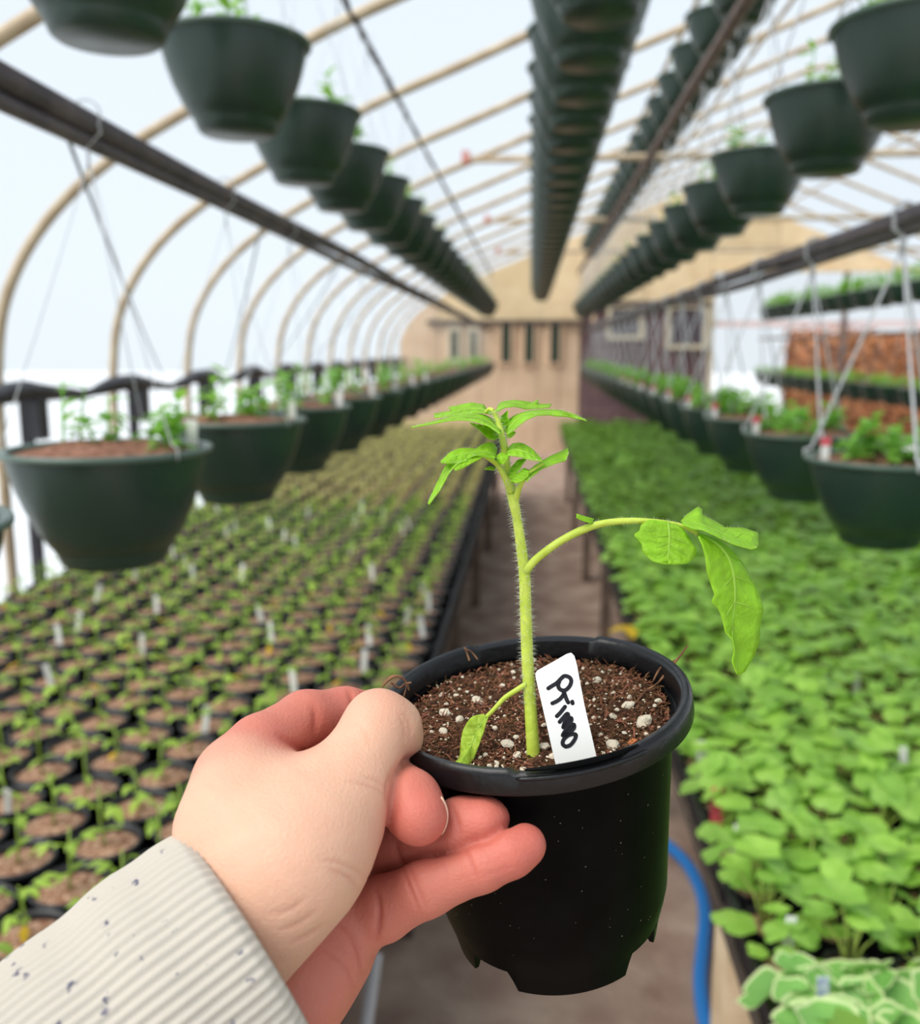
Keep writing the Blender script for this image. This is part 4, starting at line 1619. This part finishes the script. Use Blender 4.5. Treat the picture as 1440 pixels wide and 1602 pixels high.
tleaf(z5([(742, 330), (725, 260), (735, 200), (742, 160)], D + .008), z5([(700, 290), (680, 220), (700, 195), (742, 158)], D + .010), z5([(752, 320), (760, 280), (752, 228), (740, 205), (743, 160)], D + .006), par=crown, vein=False, seed=6)
tleaf(z5([(735, 345), (770, 335), (800, 320)], D + .004), z5([(735, 335), (765, 318), (800, 316)], D + .006), z5([(735, 355), (765, 358), (780, 345), (800, 322)], D + .002), par=crown, vein=False, seed=7, nu=12)
# middle tier, left leaf
lp = tpart(wline([(801, 770, D), (790, 745, D - .002), (779, 728, D - .004), (769, 720, D - .006), (757, 713, D - .008), (745, 714, D - .009)], rs_([7.5, 5.5, 4.2, 3.6, 3.2, 2.6]), '', None, None), 'leaf_stalk', 'tomstem')
tpart(hairs([(801, 770, D), (790, 745, D - .002), (779, 728, D - .004)], rs_([7.5, 5.5, 4.2]), 90, seed=8), 'stem_hairs', 'hair', lp)['kind'] = 'stuff'
tleaf(z5([(655, 500), (590, 470), (520, 470), (440, 480), (340, 500), (240, 542)], D - .004, D - .014),
      z5([(662, 440), (640, 405), (600, 395), (545, 412), (505, 443), (440, 438), (380, 440), (310, 470), (238, 540)], D + .006, D - .010),
      z5([(645, 520), (600, 510), (540, 500), (500, 492), (440, 520), (380, 550), (290, 552), (240, 546)], D - .008, D - .018), par=lp, hairy=40, seed=9)
tleaf(z5([(430, 505), (350, 545), (280, 620), (220, 740), (148, 858)], D - .012, D - .016),
      z5([(430, 480), (330, 520), (270, 580), (230, 660), (190, 745), (142, 852)], D - .010, D - .014),
      z5([(440, 530), (380, 548), (330, 590), (290, 645), (235, 750), (150, 862)], D - .016, D - .018), par=lp, hairy=40, seed=10)
tleaf(z5([(540, 505), (450, 535), (345, 600)], D - .010, D - .020), z5([(520, 495), (440, 515), (370, 560), (340, 598)], D - .008, D - .018), z5([(545, 512), (470, 550), (400, 590), (345, 606)], D - .014, D - .022), par=lp, vein=False, seed=11, nu=16)
# middle tier, right leaf
rp_ = tpart(wline([(806, 785, D), (812, 765, D - .003), (820, 750, D - .005), (828, 740, D - .007), (850, 725, D - .008)], rs_([6, 4.4, 3.6, 3, 2]), '', None, None), 'leaf_stalk', 'tomstem')
tleaf(z5([(740, 470), (800, 450), (880, 470), (1000, 532)], D - .004, D - .012), z5([(738, 440), (780, 405), (820, 398), (860, 405), (920, 440), (970, 490), (1005, 530)], D + .006, D - .008),
      z5([(740, 490), (820, 500), (900, 522), (950, 530), (1005, 537)], D - .010, D - .016), par=rp_, hairy=30, seed=12)
tleaf(z5([(880, 670), (930, 605), (1000, 560), (1100, 510), (1195, 455)], D - .006, D + .004), z5([(850, 640), (870, 590), (905, 605), (960, 560), (1060, 500), (1150, 460), (1195, 438)], D - .002, D + .008),
      z5([(885, 690), (930, 645), (1000, 592), (1100, 552), (1180, 530), (1200, 470)], D - .012, D), par=rp_, hairy=30, seed=13)
tleaf(z5([(755, 660), (800, 595), (878, 522)], D - .004), z5([(745, 640), (770, 580), (820, 525), (878, 518)], D - .002), z5([(760, 668), (830, 600), (850, 560), (880, 526)], D - .006), par=rp_, vein=False, seed=14, nu=16)
tleaf(z5([(790, 690), (820, 660), (880, 600)], D - .008), z5([(760, 690), (790, 640), (830, 620), (850, 595), (880, 590)], D - .006), z5([(800, 700), (850, 690), (900, 650), (900, 610)], D - .010), par=rp_, vein=False, seed=15, nu=16)
tleaf(z5([(700, 560), (690, 520), (730, 490)], D - .006), z5([(670, 560), (655, 500), (690, 470), (740, 480)], D - .004), z5([(705, 560), (740, 520), (750, 495)], D - .008), par=rp_, vein=False, seed=16, nu=12)
tleaf(z5([(650, 590), (610, 585), (570, 592)], D + .002), z5([(650, 580), (610, 572), (570, 588)], D + .002), z5([(650, 600), (610, 600), (570, 596)], D), par=lp, vein=False, seed=17, nu=10)
# long drooping branch
bp = [(823, 893, D), (834, 880, D - .001), (850, 866, D - .002), (875, 848, D - .003), (905, 832, D - .004), (935, 821, D - .004), (965, 816, D - .004), (1000, 815, D - .004), (1040, 818, D - .004), (1070, 824, D - .003), (1092, 835, D - .002)]
br = rs_([7.5, 6.6, 6.4, 6.2, 6.4, 5.8, 5.4, 5.0, 4.4, 4, 3.6])
br_o = tpart(wline(bp, br, '', None, None), 'branch', 'tomstem')
tpart(hairs(bp, br, 260, (.0005, .0013), 18), 'stem_hairs', 'hair', br_o)['kind'] = 'stuff'
tleaf([(928, 815, D - .004), (915, 812, D - .006), (903, 807, D - .007)], [(930, 812, D - .003), (915, 808, D - .005), (902, 804, D - .006)], [(928, 819, D - .005), (915, 816, D - .007), (902, 810, D - .008)], par=br_o, vein=False, nu=10, seed=19)
tleaf(z6([(440, 238), (452, 330), (450, 430), (440, 578)], D - .005, D - .012), z6([(400, 236), (330, 224), (285, 228), (225, 262), (212, 310), (166, 345), (200, 385), (228, 420), (240, 480), (290, 535), (340, 566), (440, 582)], D - .005, D - .014),
      z6([(470, 242), (530, 275), (570, 305), (612, 370), (640, 420), (674, 465), (650, 530), (600, 575), (540, 582), (440, 582)], D - .004, D - .013), par=br_o, seed=20, sm=True, nu=30)
tleaf(z6([(560, 250), (700, 260), (800, 300), (900, 340), (1000, 385), (1160, 440)], D - .003, D - .001),
      z6([(545, 238), (585, 190), (640, 150), (685, 118), (718, 142), (703, 172), (745, 195), (830, 240), (900, 285), (1050, 290), (1172, 328), (1172, 430)], D + .006, D + .012),
      z6([(560, 262), (640, 296), (720, 306), (820, 350), (900, 392), (1000, 432), (1120, 462), (1165, 445)], D - .010, D - .008), par=br_o, hairy=50, seed=21, nu=40)
tleaf(z6([(690, 345), (850, 430), (945, 570), (980, 760), (975, 940), (955, 1120), (985, 1300), (1005, 1475)], D - .003, D - .008),
      z6([(690, 360), (720, 430), (745, 520), (757, 640), (790, 740), (820, 830), (792, 890), (850, 940), (880, 1020), (910, 1140), (965, 1190), (978, 1280), (960, 1370), (1003, 1475)], D - .010, D - .012),
      z6([(700, 330), (850, 380), (960, 470), (1060, 590), (1115, 700), (1180, 830), (1215, 945), (1188, 1080), (1182, 1200), (1130, 1340), (1060, 1450), (1008, 1477)], D + .004, D - .006), par=br_o, seed=22, nu=50, rv=.0007)
# old seed leaf low on the stem
wc, dc = on_soil(715, 1200, SOILH + .003)
cp = tpart(wline([(824, 1070, D), (808, 1080, D), (790, 1092, D), (775, 1108, D + .001), (762, 1121, D + .002)], rs_([4.6, 4.2, 4.0, 3.6, 3.2]), '', None, None), 'seed_leaf_stalk', 'tomstem')
tleaf([(762, 1120, D + .002), (746, 1145, D + .002), (735, 1172, D), (714, 1199, dc - .001)], [(757, 1117, D + .003), (738, 1122, D + .003), (725, 1142, D + .003), (721, 1165, D + .001), (719, 1185, D), (709, 1195, dc)],
      [(764, 1122, D + .001), (757, 1145, D), (748, 1170, D - .001), (740, 1190, D - .001), (724, 1202, dc - .001), (712, 1201, dc - .001)], name='seed_leaf', m='cotleaf', par=cp, seed=23, nu=24, sm=True, rv=.0003)

# ------------------------------------------------------------------ the hand and sleeve
def cam_pt(px, py, d):
    return np.array([(px - 720) / FPX * d, (801 - py) / FPX * d, d])


def chain(pts):
    """pts: (px, py, depth, radius in px)"""
    return [(cam_pt(a[0], a[1], a[2]), cam_pt(b[0], b[1], b[2]), a[3] * a[2] / FPX, b[3] * b[2] / FPX) for a, b in zip(pts, pts[1:])]


GR_T = chain([(372, 1218, .288, 50), (368, 1290, .276, 78), (378, 1390, .269, 88), (332, 1480, .267, 86), (230, 1580, .255, 90)]) \
    + chain([(372, 1218, .288, 48), (430, 1275, .285, 78), (450, 1335, .275, 88)]) \
    + chain([(540, 1245, .287, 66), (500, 1295, .277, 80), (455, 1352, .268, 92), (402, 1425, .268, 80), (345, 1505, .267, 82)])
GR_THUMB = chain([(545, 1235, .287, 64), (578, 1165, .297, 54), (592, 1132, .302, 50), (613, 1142, .305, 46), (624, 1158, .307, 36)])
GR_H = chain([(532, 1428, .300, 54), (510, 1478, .296, 66), (455, 1552, .286, 74), (385, 1640, .272, 84)]) \
    + chain([(560, 1415, .312, 48), (505, 1335, .328, 52), (440, 1262, .322, 52), (378, 1222, .300, 48)]) \
    + chain([(505, 1335, .328, 50), (465, 1435, .308, 74), (420, 1515, .290, 80)]) \
    + chain([(440, 1262, .322, 50), (430, 1380, .300, 70)])
GR_F = [
    chain([(372, 1216, .290, 48), (405, 1165, .300, 45), (478, 1126, .318, 44), (540, 1119, .330, 42), (580, 1124, .338, 40), (598, 1150, .342, 36)]),
    chain([(440, 1258, .322, 44), (520, 1200, .338, 42), (572, 1195, .330, 43), (612, 1226, .303, 45), (640, 1256, .290, 50), (655, 1276, .285, 46)]),
    chain([(505, 1335, .328, 46), (590, 1338, .315, 46), (680, 1310, .302, 46), (725, 1296, .296, 47), (758, 1288, .293, 42)]),
    chain([(545, 1436, .304, 52), (598, 1422, .296, 48), (668, 1389, .289, 42), (755, 1355, .286, 37), (800, 1334, .286, 36), (822, 1322, .287, 33)]),
]
allp = GR_T + GR_THUMB + GR_H + [c for g_ in GR_F for c in g_]
lo = np.min([np.minimum(a - ra, b - rb) for a, b, ra, rb in allp], 0) - .004
hi = np.max([np.maximum(a + ra, b + rb) for a, b, ra, rb in allp], 0) + .004
VX = .00085
dims = np.ceil((hi - lo) / VX).astype(int) + 1
X, Y, Z_ = np.meshgrid(*[(lo[k] + VX * np.arange(dims[k])).astype(np.float32) for k in range(3)], indexing='ij')


def seg(a, b, ra, rb):
    ba = (b - a).astype(np.float32)
    L2 = float(ba @ ba) + 1e-12
    px_, py_, pz_ = X - np.float32(a[0]), Y - np.float32(a[1]), Z_ - np.float32(a[2])
    t = np.clip((px_ * ba[0] + py_ * ba[1] + pz_ * ba[2]) / np.float32(L2), 0, 1)
    px_ -= t * ba[0]
    py_ -= t * ba[1]
    pz_ -= t * ba[2]
    return np.sqrt(px_ * px_ + py_ * py_ + pz_ * pz_) - (np.float32(ra) + t * np.float32(rb - ra))


def smin(a, b, k):
    h = np.maximum(k - np.abs(a - b), 0) / k
    return np.minimum(a, b) - h * h * k * np.float32(.25)


def group_(segs, k):
    d = None
    for s in segs:
        q = seg(*s)
        d = q if d is None else smin(d, q, np.float32(k))
    return d


dT = group_(GR_T, .012)
dTh = group_(GR_THUMB, .004)
dT = smin(dT, dTh, np.float32(.010))
dH = group_(GR_H, .012)
dF = [group_(g_, .003) for g_ in GR_F]
d_idx = smin(dF[0], dT, np.float32(.008))
d_palm = dH
res = smin(dT, dH, np.float32(.0028))
res = np.minimum(res, d_idx)
for q, k in ((dF[1], .005), (dF[2], .005), (dF[3], .004)):
    res = np.minimum(res, smin(q, dH, np.float32(k)))
# dark folds where two fingers or two pads press together
for A_, B_ in ((dF[1], dF[2]), (dF[2], dF[3]), (dF[1], dF[3]), (dT, dH), (dT, dF[1]), (dT, dF[2]), (dTh, dF[0])):
    near = np.maximum(np.abs(A_), np.abs(B_))
    res = res + np.float32(.0011) * np.exp(-(near / np.float32(.0021)) ** 2)
# surface nets
ins = res < 0
c = ins[:-1, :-1, :-1].astype(np.int8)
cnt = np.zeros_like(c)
for i in (0, 1):
    for j in (0, 1):
        for k in (0, 1):
            cnt += ins[i:i + dims[0] - 1, j:j + dims[1] - 1, k:k + dims[2] - 1]
act = (cnt > 0) & (cnt < 8)
ci = np.argwhere(act)
vid = -np.ones(act.shape, np.int64)
vid[act] = np.arange(len(ci))
acc = np.zeros((len(ci), 3))
wn2 = np.zeros(len(ci))
corners = [(i, j, k) for i in (0, 1) for j in (0, 1) for k in (0, 1)]
for p in corners:
    for ax in range(3):
        if p[ax] == 0:
            q = list(p)
            q[ax] = 1
            va = res[ci[:, 0] + p[0], ci[:, 1] + p[1], ci[:, 2] + p[2]]
            vb = res[ci[:, 0] + q[0], ci[:, 1] + q[1], ci[:, 2] + q[2]]
            cross = (va < 0) != (vb < 0)
            t = np.where(cross, va / (va - vb + 1e-12), 0)
            pt = np.tile(np.array(p, float), (len(ci), 1))
            pt[:, ax] = t
            acc[cross] += pt[cross]
            wn2[cross] += 1
vloc = ci + acc / wn2[:, None]
vcam = lo + VX * vloc
quads = []
for ax in range(3):
    sl_a = [slice(1, -1)] * 3
    o1, o2 = [(1, 2), (2, 0), (0, 1)][ax]
    A_ = np.moveaxis(ins, ax, 0)
    e = ins.take(range(0, dims[ax] - 1), ax) != ins.take(range(1, dims[ax]), ax)
    ei = np.argwhere(e)
    ok = (ei[:, o1] > 0) & (ei[:, o2] > 0) & (ei[:, o1] < dims[o1] - 1) & (ei[:, o2] < dims[o2] - 1)
    ei = ei[ok]
    first_in = ins[ei[:, 0], ei[:, 1], ei[:, 2]]

    def cell(d1, d2):
        q = ei.copy()
        q[:, o1] -= d1
        q[:, o2] -= d2
        return vid[q[:, 0], q[:, 1], q[:, 2]]

    q4 = np.stack([cell(1, 1), cell(0, 1), cell(0, 0), cell(1, 0)], 1)
    q4[~first_in] = q4[~first_in][:, ::-1]
    quads.append(q4)
quads = np.concatenate(quads)
quads = quads[(quads >= 0).all(1)]
# two rounds of light smoothing
for _ in range(3):
    s_ = np.zeros_like(vcam)
    n_ = np.zeros(len(vcam))
    for a, b in ((0, 1), (1, 2), (2, 3), (3, 0)):
        np.add.at(s_, quads[:, a], vcam[quads[:, b]])
        np.add.at(n_, quads[:, a], 1)
        np.add.at(s_, quads[:, b], vcam[quads[:, a]])
        np.add.at(n_, quads[:, b], 1)
    vcam = vcam * .5 + .5 * s_ / n_[:, None]
# shallow skin creases: pressed along the normal where the photo shows lines (px, py), only on the side towards the lines


def group_d(g_):
    return vdist(g_, vcam)


def vdist(segs, V):
    best = np.full(len(V), 9.0)
    for a, b, ra, rb in segs:
        ba = b - a
        t = np.clip(((V - a) @ ba) / (ba @ ba + 1e-12), 0, 1)
        best = np.minimum(best, np.linalg.norm(V - a - t[:, None] * ba, axis=1) - (ra + t * (rb - ra)))
    return best


fn = np.cross(vcam[quads[:, 1]] - vcam[quads[:, 0]], vcam[quads[:, 3]] - vcam[quads[:, 0]])
vn = np.zeros_like(vcam)
for a in range(4):
    np.add.at(vn, quads[:, a], fn)
vn /= np.linalg.norm(vn, axis=1)[:, None] + 1e-12
if np.mean(np.sum(vn * (vcam - vcam.mean(0)), 1)) < 0:
    vn = -vn
vpx = 720 + FPX * vcam[:, 0] / vcam[:, 2]
vpy = 801 - FPX * vcam[:, 1] / vcam[:, 2]
gd = {'T': np.minimum(vdist(GR_T, vcam), vdist(GR_THUMB, vcam)), 'H': vdist(GR_H, vcam), 'I': vdist(GR_F[0], vcam), 'M': vdist(GR_F[1], vcam), 'R': vdist(GR_F[2], vcam), 'L': vdist(GR_F[3], vcam)}
CREASES = [('L', [(630, 1352), (640, 1385), (657, 1428)], 3.2, .0006), ('L', [(638, 1348), (652, 1385), (668, 1420)], 3, .0005), ('L', [(728, 1326), (738, 1352), (750, 1380)], 3.2, .0006),
           ('L', [(690, 1340), (698, 1365), (700, 1390)], 2.4, .0002), ('L', [(700, 1385), (730, 1372), (760, 1366)], 2.2, .0002), ('L', [(745, 1375), (780, 1362), (815, 1352)], 2.2, .0002),
           ('H', [(588, 1392), (594, 1425), (590, 1470)], 4, .0010), ('L', [(588, 1392), (594, 1425), (590, 1470)], 4, .0010), ('H', [(530, 1440), (555, 1470), (568, 1520)], 4, .0006), ('H', [(500, 1480), (540, 1510), (556, 1545)], 4, .0004),
           ('I', [(546, 1080), (551, 1095), (553, 1115)], 3.4, .0008), ('I', [(490, 1105), (494, 1125), (492, 1150)], 6, .0008), ('I', [(435, 1150), (460, 1165), (478, 1178)], 5, .0008),
           ('M', [(612, 1205), (604, 1230), (608, 1260)], 5, .0006), ('R', [(708, 1262), (716, 1285), (722, 1310)], 4, .0005), ('R', [(618, 1310), (624, 1340), (640, 1365)], 5, .0008),
           ('T', [(545, 1222), (575, 1228), (604, 1244)], 3, .0005), ('T', [(565, 1214), (590, 1222), (606, 1232)], 3, .0004), ('T', [(500, 1345), (540, 1352), (575, 1372)], 3.4, .0005), ('T', [(515, 1360), (545, 1372), (562, 1390)], 3.2, .0005),
           ('T', [(420, 1430), (450, 1425), (480, 1405)], 4, .0004), ('T', [(440, 1455), (468, 1445), (495, 1425)], 4, .0005), ('T', [(458, 1475), (485, 1462), (508, 1446)], 4, .0005), ('T', [(560, 1130), (575, 1150), (580, 1170)], 3, .0002),
           ('T', [(625, 1120), (634, 1140), (632, 1160)], 3.4, .0003), ('T', [(632, 1118), (642, 1136), (641, 1158)], 3.4, .0003)]
press = np.zeros(len(vcam))
for gk, ln, w_, dp in CREASES:
    others = np.min([gd[k] for k in gd if k != gk], 0)
    own = (gd[gk] < .007) & (gd[gk] < others + .003) & (vn[:, 2] < .1)
    best = np.full(len(vcam), 1e9)
    ends = np.zeros(len(vcam))
    pl = resample([(x, y, 0) for x, y in ln], 14, True)
    for i_, (a, b) in enumerate(zip(pl[:, :2], pl[1:, :2])):
        ba = b - a
        t = np.clip(((vpx - a[0]) * ba[0] + (vpy - a[1]) * ba[1]) / (ba @ ba + 1e-9), 0, 1)
        dd = np.hypot(vpx - a[0] - t * ba[0], vpy - a[1] - t * ba[1])
        u_ = (i_ + t) / 13
        ends = np.where(dd < best, np.sin(np.pi * np.clip(u_, .04, .96)) ** .5, ends)
        best = np.minimum(best, dd)
    press = np.maximum(press, np.where(own, (0.95 if gk == 'T' else 1.1) * dp * ends * np.exp(-(best / w_) ** 2), 0))
vcam = vcam - vn * press[:, None]
vw = CAM + vcam[:, :1] * cR + vcam[:, 1:2] * cU + vcam[:, 2:3] * cF
hm = bpy.data.meshes.new('hand')
hm.from_pydata(vw.tolist(), [], quads.tolist())
hm.polygons.foreach_set('use_smooth', [True] * len(hm.polygons))
hm.update()
# skin tone: pale on the back of the hand, pinker on the palm side, fingers and tips; part of that is light put into colour


vT = np.minimum(vdist(GR_T, vcam), vdist(GR_THUMB, vcam))
vP = np.minimum(vdist(GR_H, vcam), np.min([vdist(g_, vcam) for g_ in GR_F], 0))
pinkness = 1 / (1 + np.exp(-(vT - vP) / .0016))
tips = np.zeros(len(vcam))
for q, rr_, st in (((628, 1165, .307), .014, .45), ((600, 1098, .300), .012, .35), ((660, 1280, .285), .014, 1.0), ((765, 1290, .293), .016, 1.0), ((820, 1318, .287), .018, .9), ((545, 1110, .325), .02, .5), ((345, 1180, .285), .012, .3), ((450, 1172, .29), .010, .5), ((650, 1140, .305), .006, .5)):
    dd = np.linalg.norm(vcam - cam_pt(*q), axis=1)
    tips = np.maximum(tips, st * np.exp(-(dd / rr_) ** 2))
pale = np.array(lin((220, 174, 147)))
pink = np.array(lin((200, 122, 104)))
red = np.array(lin((194, 90, 80)))
colr = pale * (1 - pinkness[:, None]) + pink * pinkness[:, None]
mott = .5 + .5 * np.sin(vcam[:, 0] * 420 + 2 * np.sin(vcam[:, 1] * 310)) * np.sin(vcam[:, 1] * 380 + 2 * np.sin(vcam[:, 2] * 290 + vcam[:, 0] * 200))
colr = colr * (1 - .05 * mott[:, None] * np.array([.3, 1, 1]))
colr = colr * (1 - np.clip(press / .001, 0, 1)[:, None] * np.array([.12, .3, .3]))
colr = colr * (1 - .6 * tips[:, None]) + red * .6 * tips[:, None]
ca = hm.color_attributes.new('skin', 'FLOAT_COLOR', 'POINT')
ca.data.foreach_set('color', np.concatenate([colr, np.ones((len(colr), 1))], 1).ravel())
ms_ = mat('skin', (240, 206, 178), 0.5, 0.35, sss=0.3, bump=0.16, bscale=900)
nt = ms_.node_tree
at_ = nt.nodes.new('ShaderNodeAttribute')
at_.attribute_name = 'skin'
nt.links.new(at_.outputs['Color'], nt.nodes['Principled BSDF'].inputs['Base Color'])
hm.materials.append(ms_)
person = empty('person', P(330, 1480, .258), label='hand with pale skin in a cream speckled knit sleeve gripping the black pot', cat='person')
hand = obj('hand', hm, person)
hand.location = -Vector(person.location)
M['nail'] = mat('fingernail', (236, 196, 170), 0.25, 0.5)


def nail(c, r, az0, az1, el0, el1, tilt=0.0):
    """thin nail plate lying on a fingertip: az turns from the right (0) to away from the camera (90)"""
    C = cam_pt(*c)
    rm = r * c[2] / FPX
    rows_ = []
    for e in np.linspace(el0, el1, 9):
        row = []
        for a in np.linspace(az0, az1, 9):
            q = np.array([math.cos(math.radians(a)) * math.cos(math.radians(e)), math.sin(math.radians(e)), math.sin(math.radians(a)) * math.cos(math.radians(e))])
            ct, st = math.cos(tilt), math.sin(tilt)
            q = np.array([q[0] * ct - q[1] * st, q[0] * st + q[1] * ct, q[2]])
            p = C + q * rm
            row.append(CAM + p[0] * cR + p[1] * cU + p[2] * cF)
        rows_.append(row)
    o = MB().grid(rows_).build('fingernail', M['nail'], person, smooth=True)
    o.location = -Vector(person.location)
    md = o.modifiers.new('thickness', 'SOLIDIFY')
    md.thickness = .0004
    return o


nail((655, 1276, .285), 47.0, -8, 75, -38, 40)
nail((618, 1152, .306), 42.5, -8, 70, -38, 28, -.25)

# sleeve: ribbed knit tube open at the wrist
ax = np.array([-.79, .61])
pp_ = np.array([.61, .79])
SC_ = [(-10, 188, .272, 0), (0, 198, .270, 1), (14, 206, .268, 1), (60, 212, .265, 1), (130, 218, .260, 1), (220, 214, .254, 1), (320, 214, .247, 1), (440, 220, .238, 1), (580, 232, .228, 1)]
c0 = np.array([392., 1478.])
NRIB = 76
NA = NRIB * 5
rows_ = []


def sleeve_ring(s, hw, d, scale=1.0, rib=1.0):
    cxy = c0 + ax * s
    row = []
    ctr = cam_pt(cxy[0], cxy[1], d)
    fwd = cam_pt(*(c0 - ax * 0), .270) - cam_pt(*(c0 + ax * 300), .249)
    fwd /= np.linalg.norm(fwd)
    wide = np.array([pp_[0], -pp_[1], 0.0])
    wide -= fwd * (wide @ fwd)
    wide /= np.linalg.norm(wide)
    deep = np.cross(fwd, wide)
    rw = hw * d / FPX * scale
    rd = rw * .96
    for k in range(NA):
        a = 2 * math.pi * k / NA
        m = 1 + rib * .0135 * math.cos(NRIB * a)
        row.append(ctr + wide * rw * m * math.cos(a) + deep * rd * m * math.sin(a))
    return row


def interp_ring(s):
    S = [q[0] for q in SC_]
    return np.interp(s, S, [q[1] for q in SC_]), np.interp(s, S, [q[2] for q in SC_])


for s in (90, 30, 4):
    hw, d = interp_ring(s)
    rows_.append(sleeve_ring(s, hw, d, .90, .2))
hw, d = interp_ring(-4)
rows_.append(sleeve_ring(-5, hw, d, .955, .6))
for s in list(range(0, 60, 5)) + list(range(60, 581, 9)):
    hw, d = interp_ring(s)
    wob = 1 + .008 * math.sin(s * .045)
    rows_.append(sleeve_ring(s, hw, d, wob, 1.0 if s > 0 else .8))
sv = [CAM + p[0] * cR + p[1] * cU + p[2] * cF for r in rows_ for p in r]
sf = []
for i in range(len(rows_) - 1):
    for k in range(NA):
        k2 = (k + 1) % NA
        sf.append((i * NA + k, (i + 1) * NA + k, (i + 1) * NA + k2, i * NA + k2))
M['knit'] = mat('speckled_knit', (226, 216, 204), 0.95, 0.1, bump=0.12, bscale=1500)
nt = M['knit'].node_tree
b = nt.nodes['Principled BSDF']
tc = nt.nodes['Texture Coordinate']
vor = nt.nodes.new('ShaderNodeTexVoronoi')
vor.inputs['Scale'].default_value = 300
dn = nt.nodes.new('ShaderNodeTexNoise')
dn.inputs['Scale'].default_value = 500
nt.links.new(tc.outputs['Object'], dn.inputs['Vector'])
va = nt.nodes.new('ShaderNodeVectorMath')
va.operation = 'MULTIPLY_ADD'
va.inputs[1].default_value = (.004, .004, .004)
nt.links.new(dn.outputs['Color'], va.inputs[0])
nt.links.new(tc.outputs['Object'], va.inputs[2])
nt.links.new(va.outputs[0], vor.inputs['Vector'])
cr_ = nt.nodes.new('ShaderNodeValToRGB')
cr_.color_ramp.elements[0].position = .16
cr_.color_ramp.elements[0].color = (1, 1, 1, 1)
cr_.color_ramp.elements[1].position = .42
cr_.color_ramp.elements[1].color = (0, 0, 0, 1)
nt.links.new(vor.outputs['Distance'], cr_.inputs[0])
sepc = nt.nodes.new('ShaderNodeSeparateColor')
nt.links.new(vor.outputs['Color'], sepc.inputs[0])
gt = nt.nodes.new('ShaderNodeMath')
gt.operation = 'GREATER_THAN'
gt.inputs[1].default_value = .90
nt.links.new(sepc.outputs[0], gt.inputs[0])
mu = nt.nodes.new('ShaderNodeMath')
mu.operation = 'MULTIPLY'
nt.links.new(gt.outputs[0], mu.inputs[0])
nt.links.new(cr_.outputs[0], mu.inputs[1])
mx = nt.nodes.new('ShaderNodeMix')
mx.data_type = 'RGBA'
mx.inputs[6].default_value = (*lin((192, 184, 172)), 1)
mx.inputs[7].default_value = (*lin((98, 96, 114)), 1)
nt.links.new(mu.outputs[0], mx.inputs[0])
nt.links.new(mx.outputs[2], b.inputs['Base Color'])
slv = MB().add(sv, sf).build('sleeve', M['knit'], person, smooth=True, label='cream ribbed knit cuff with dark blue flecks')
slv.location = -Vector(person.location)
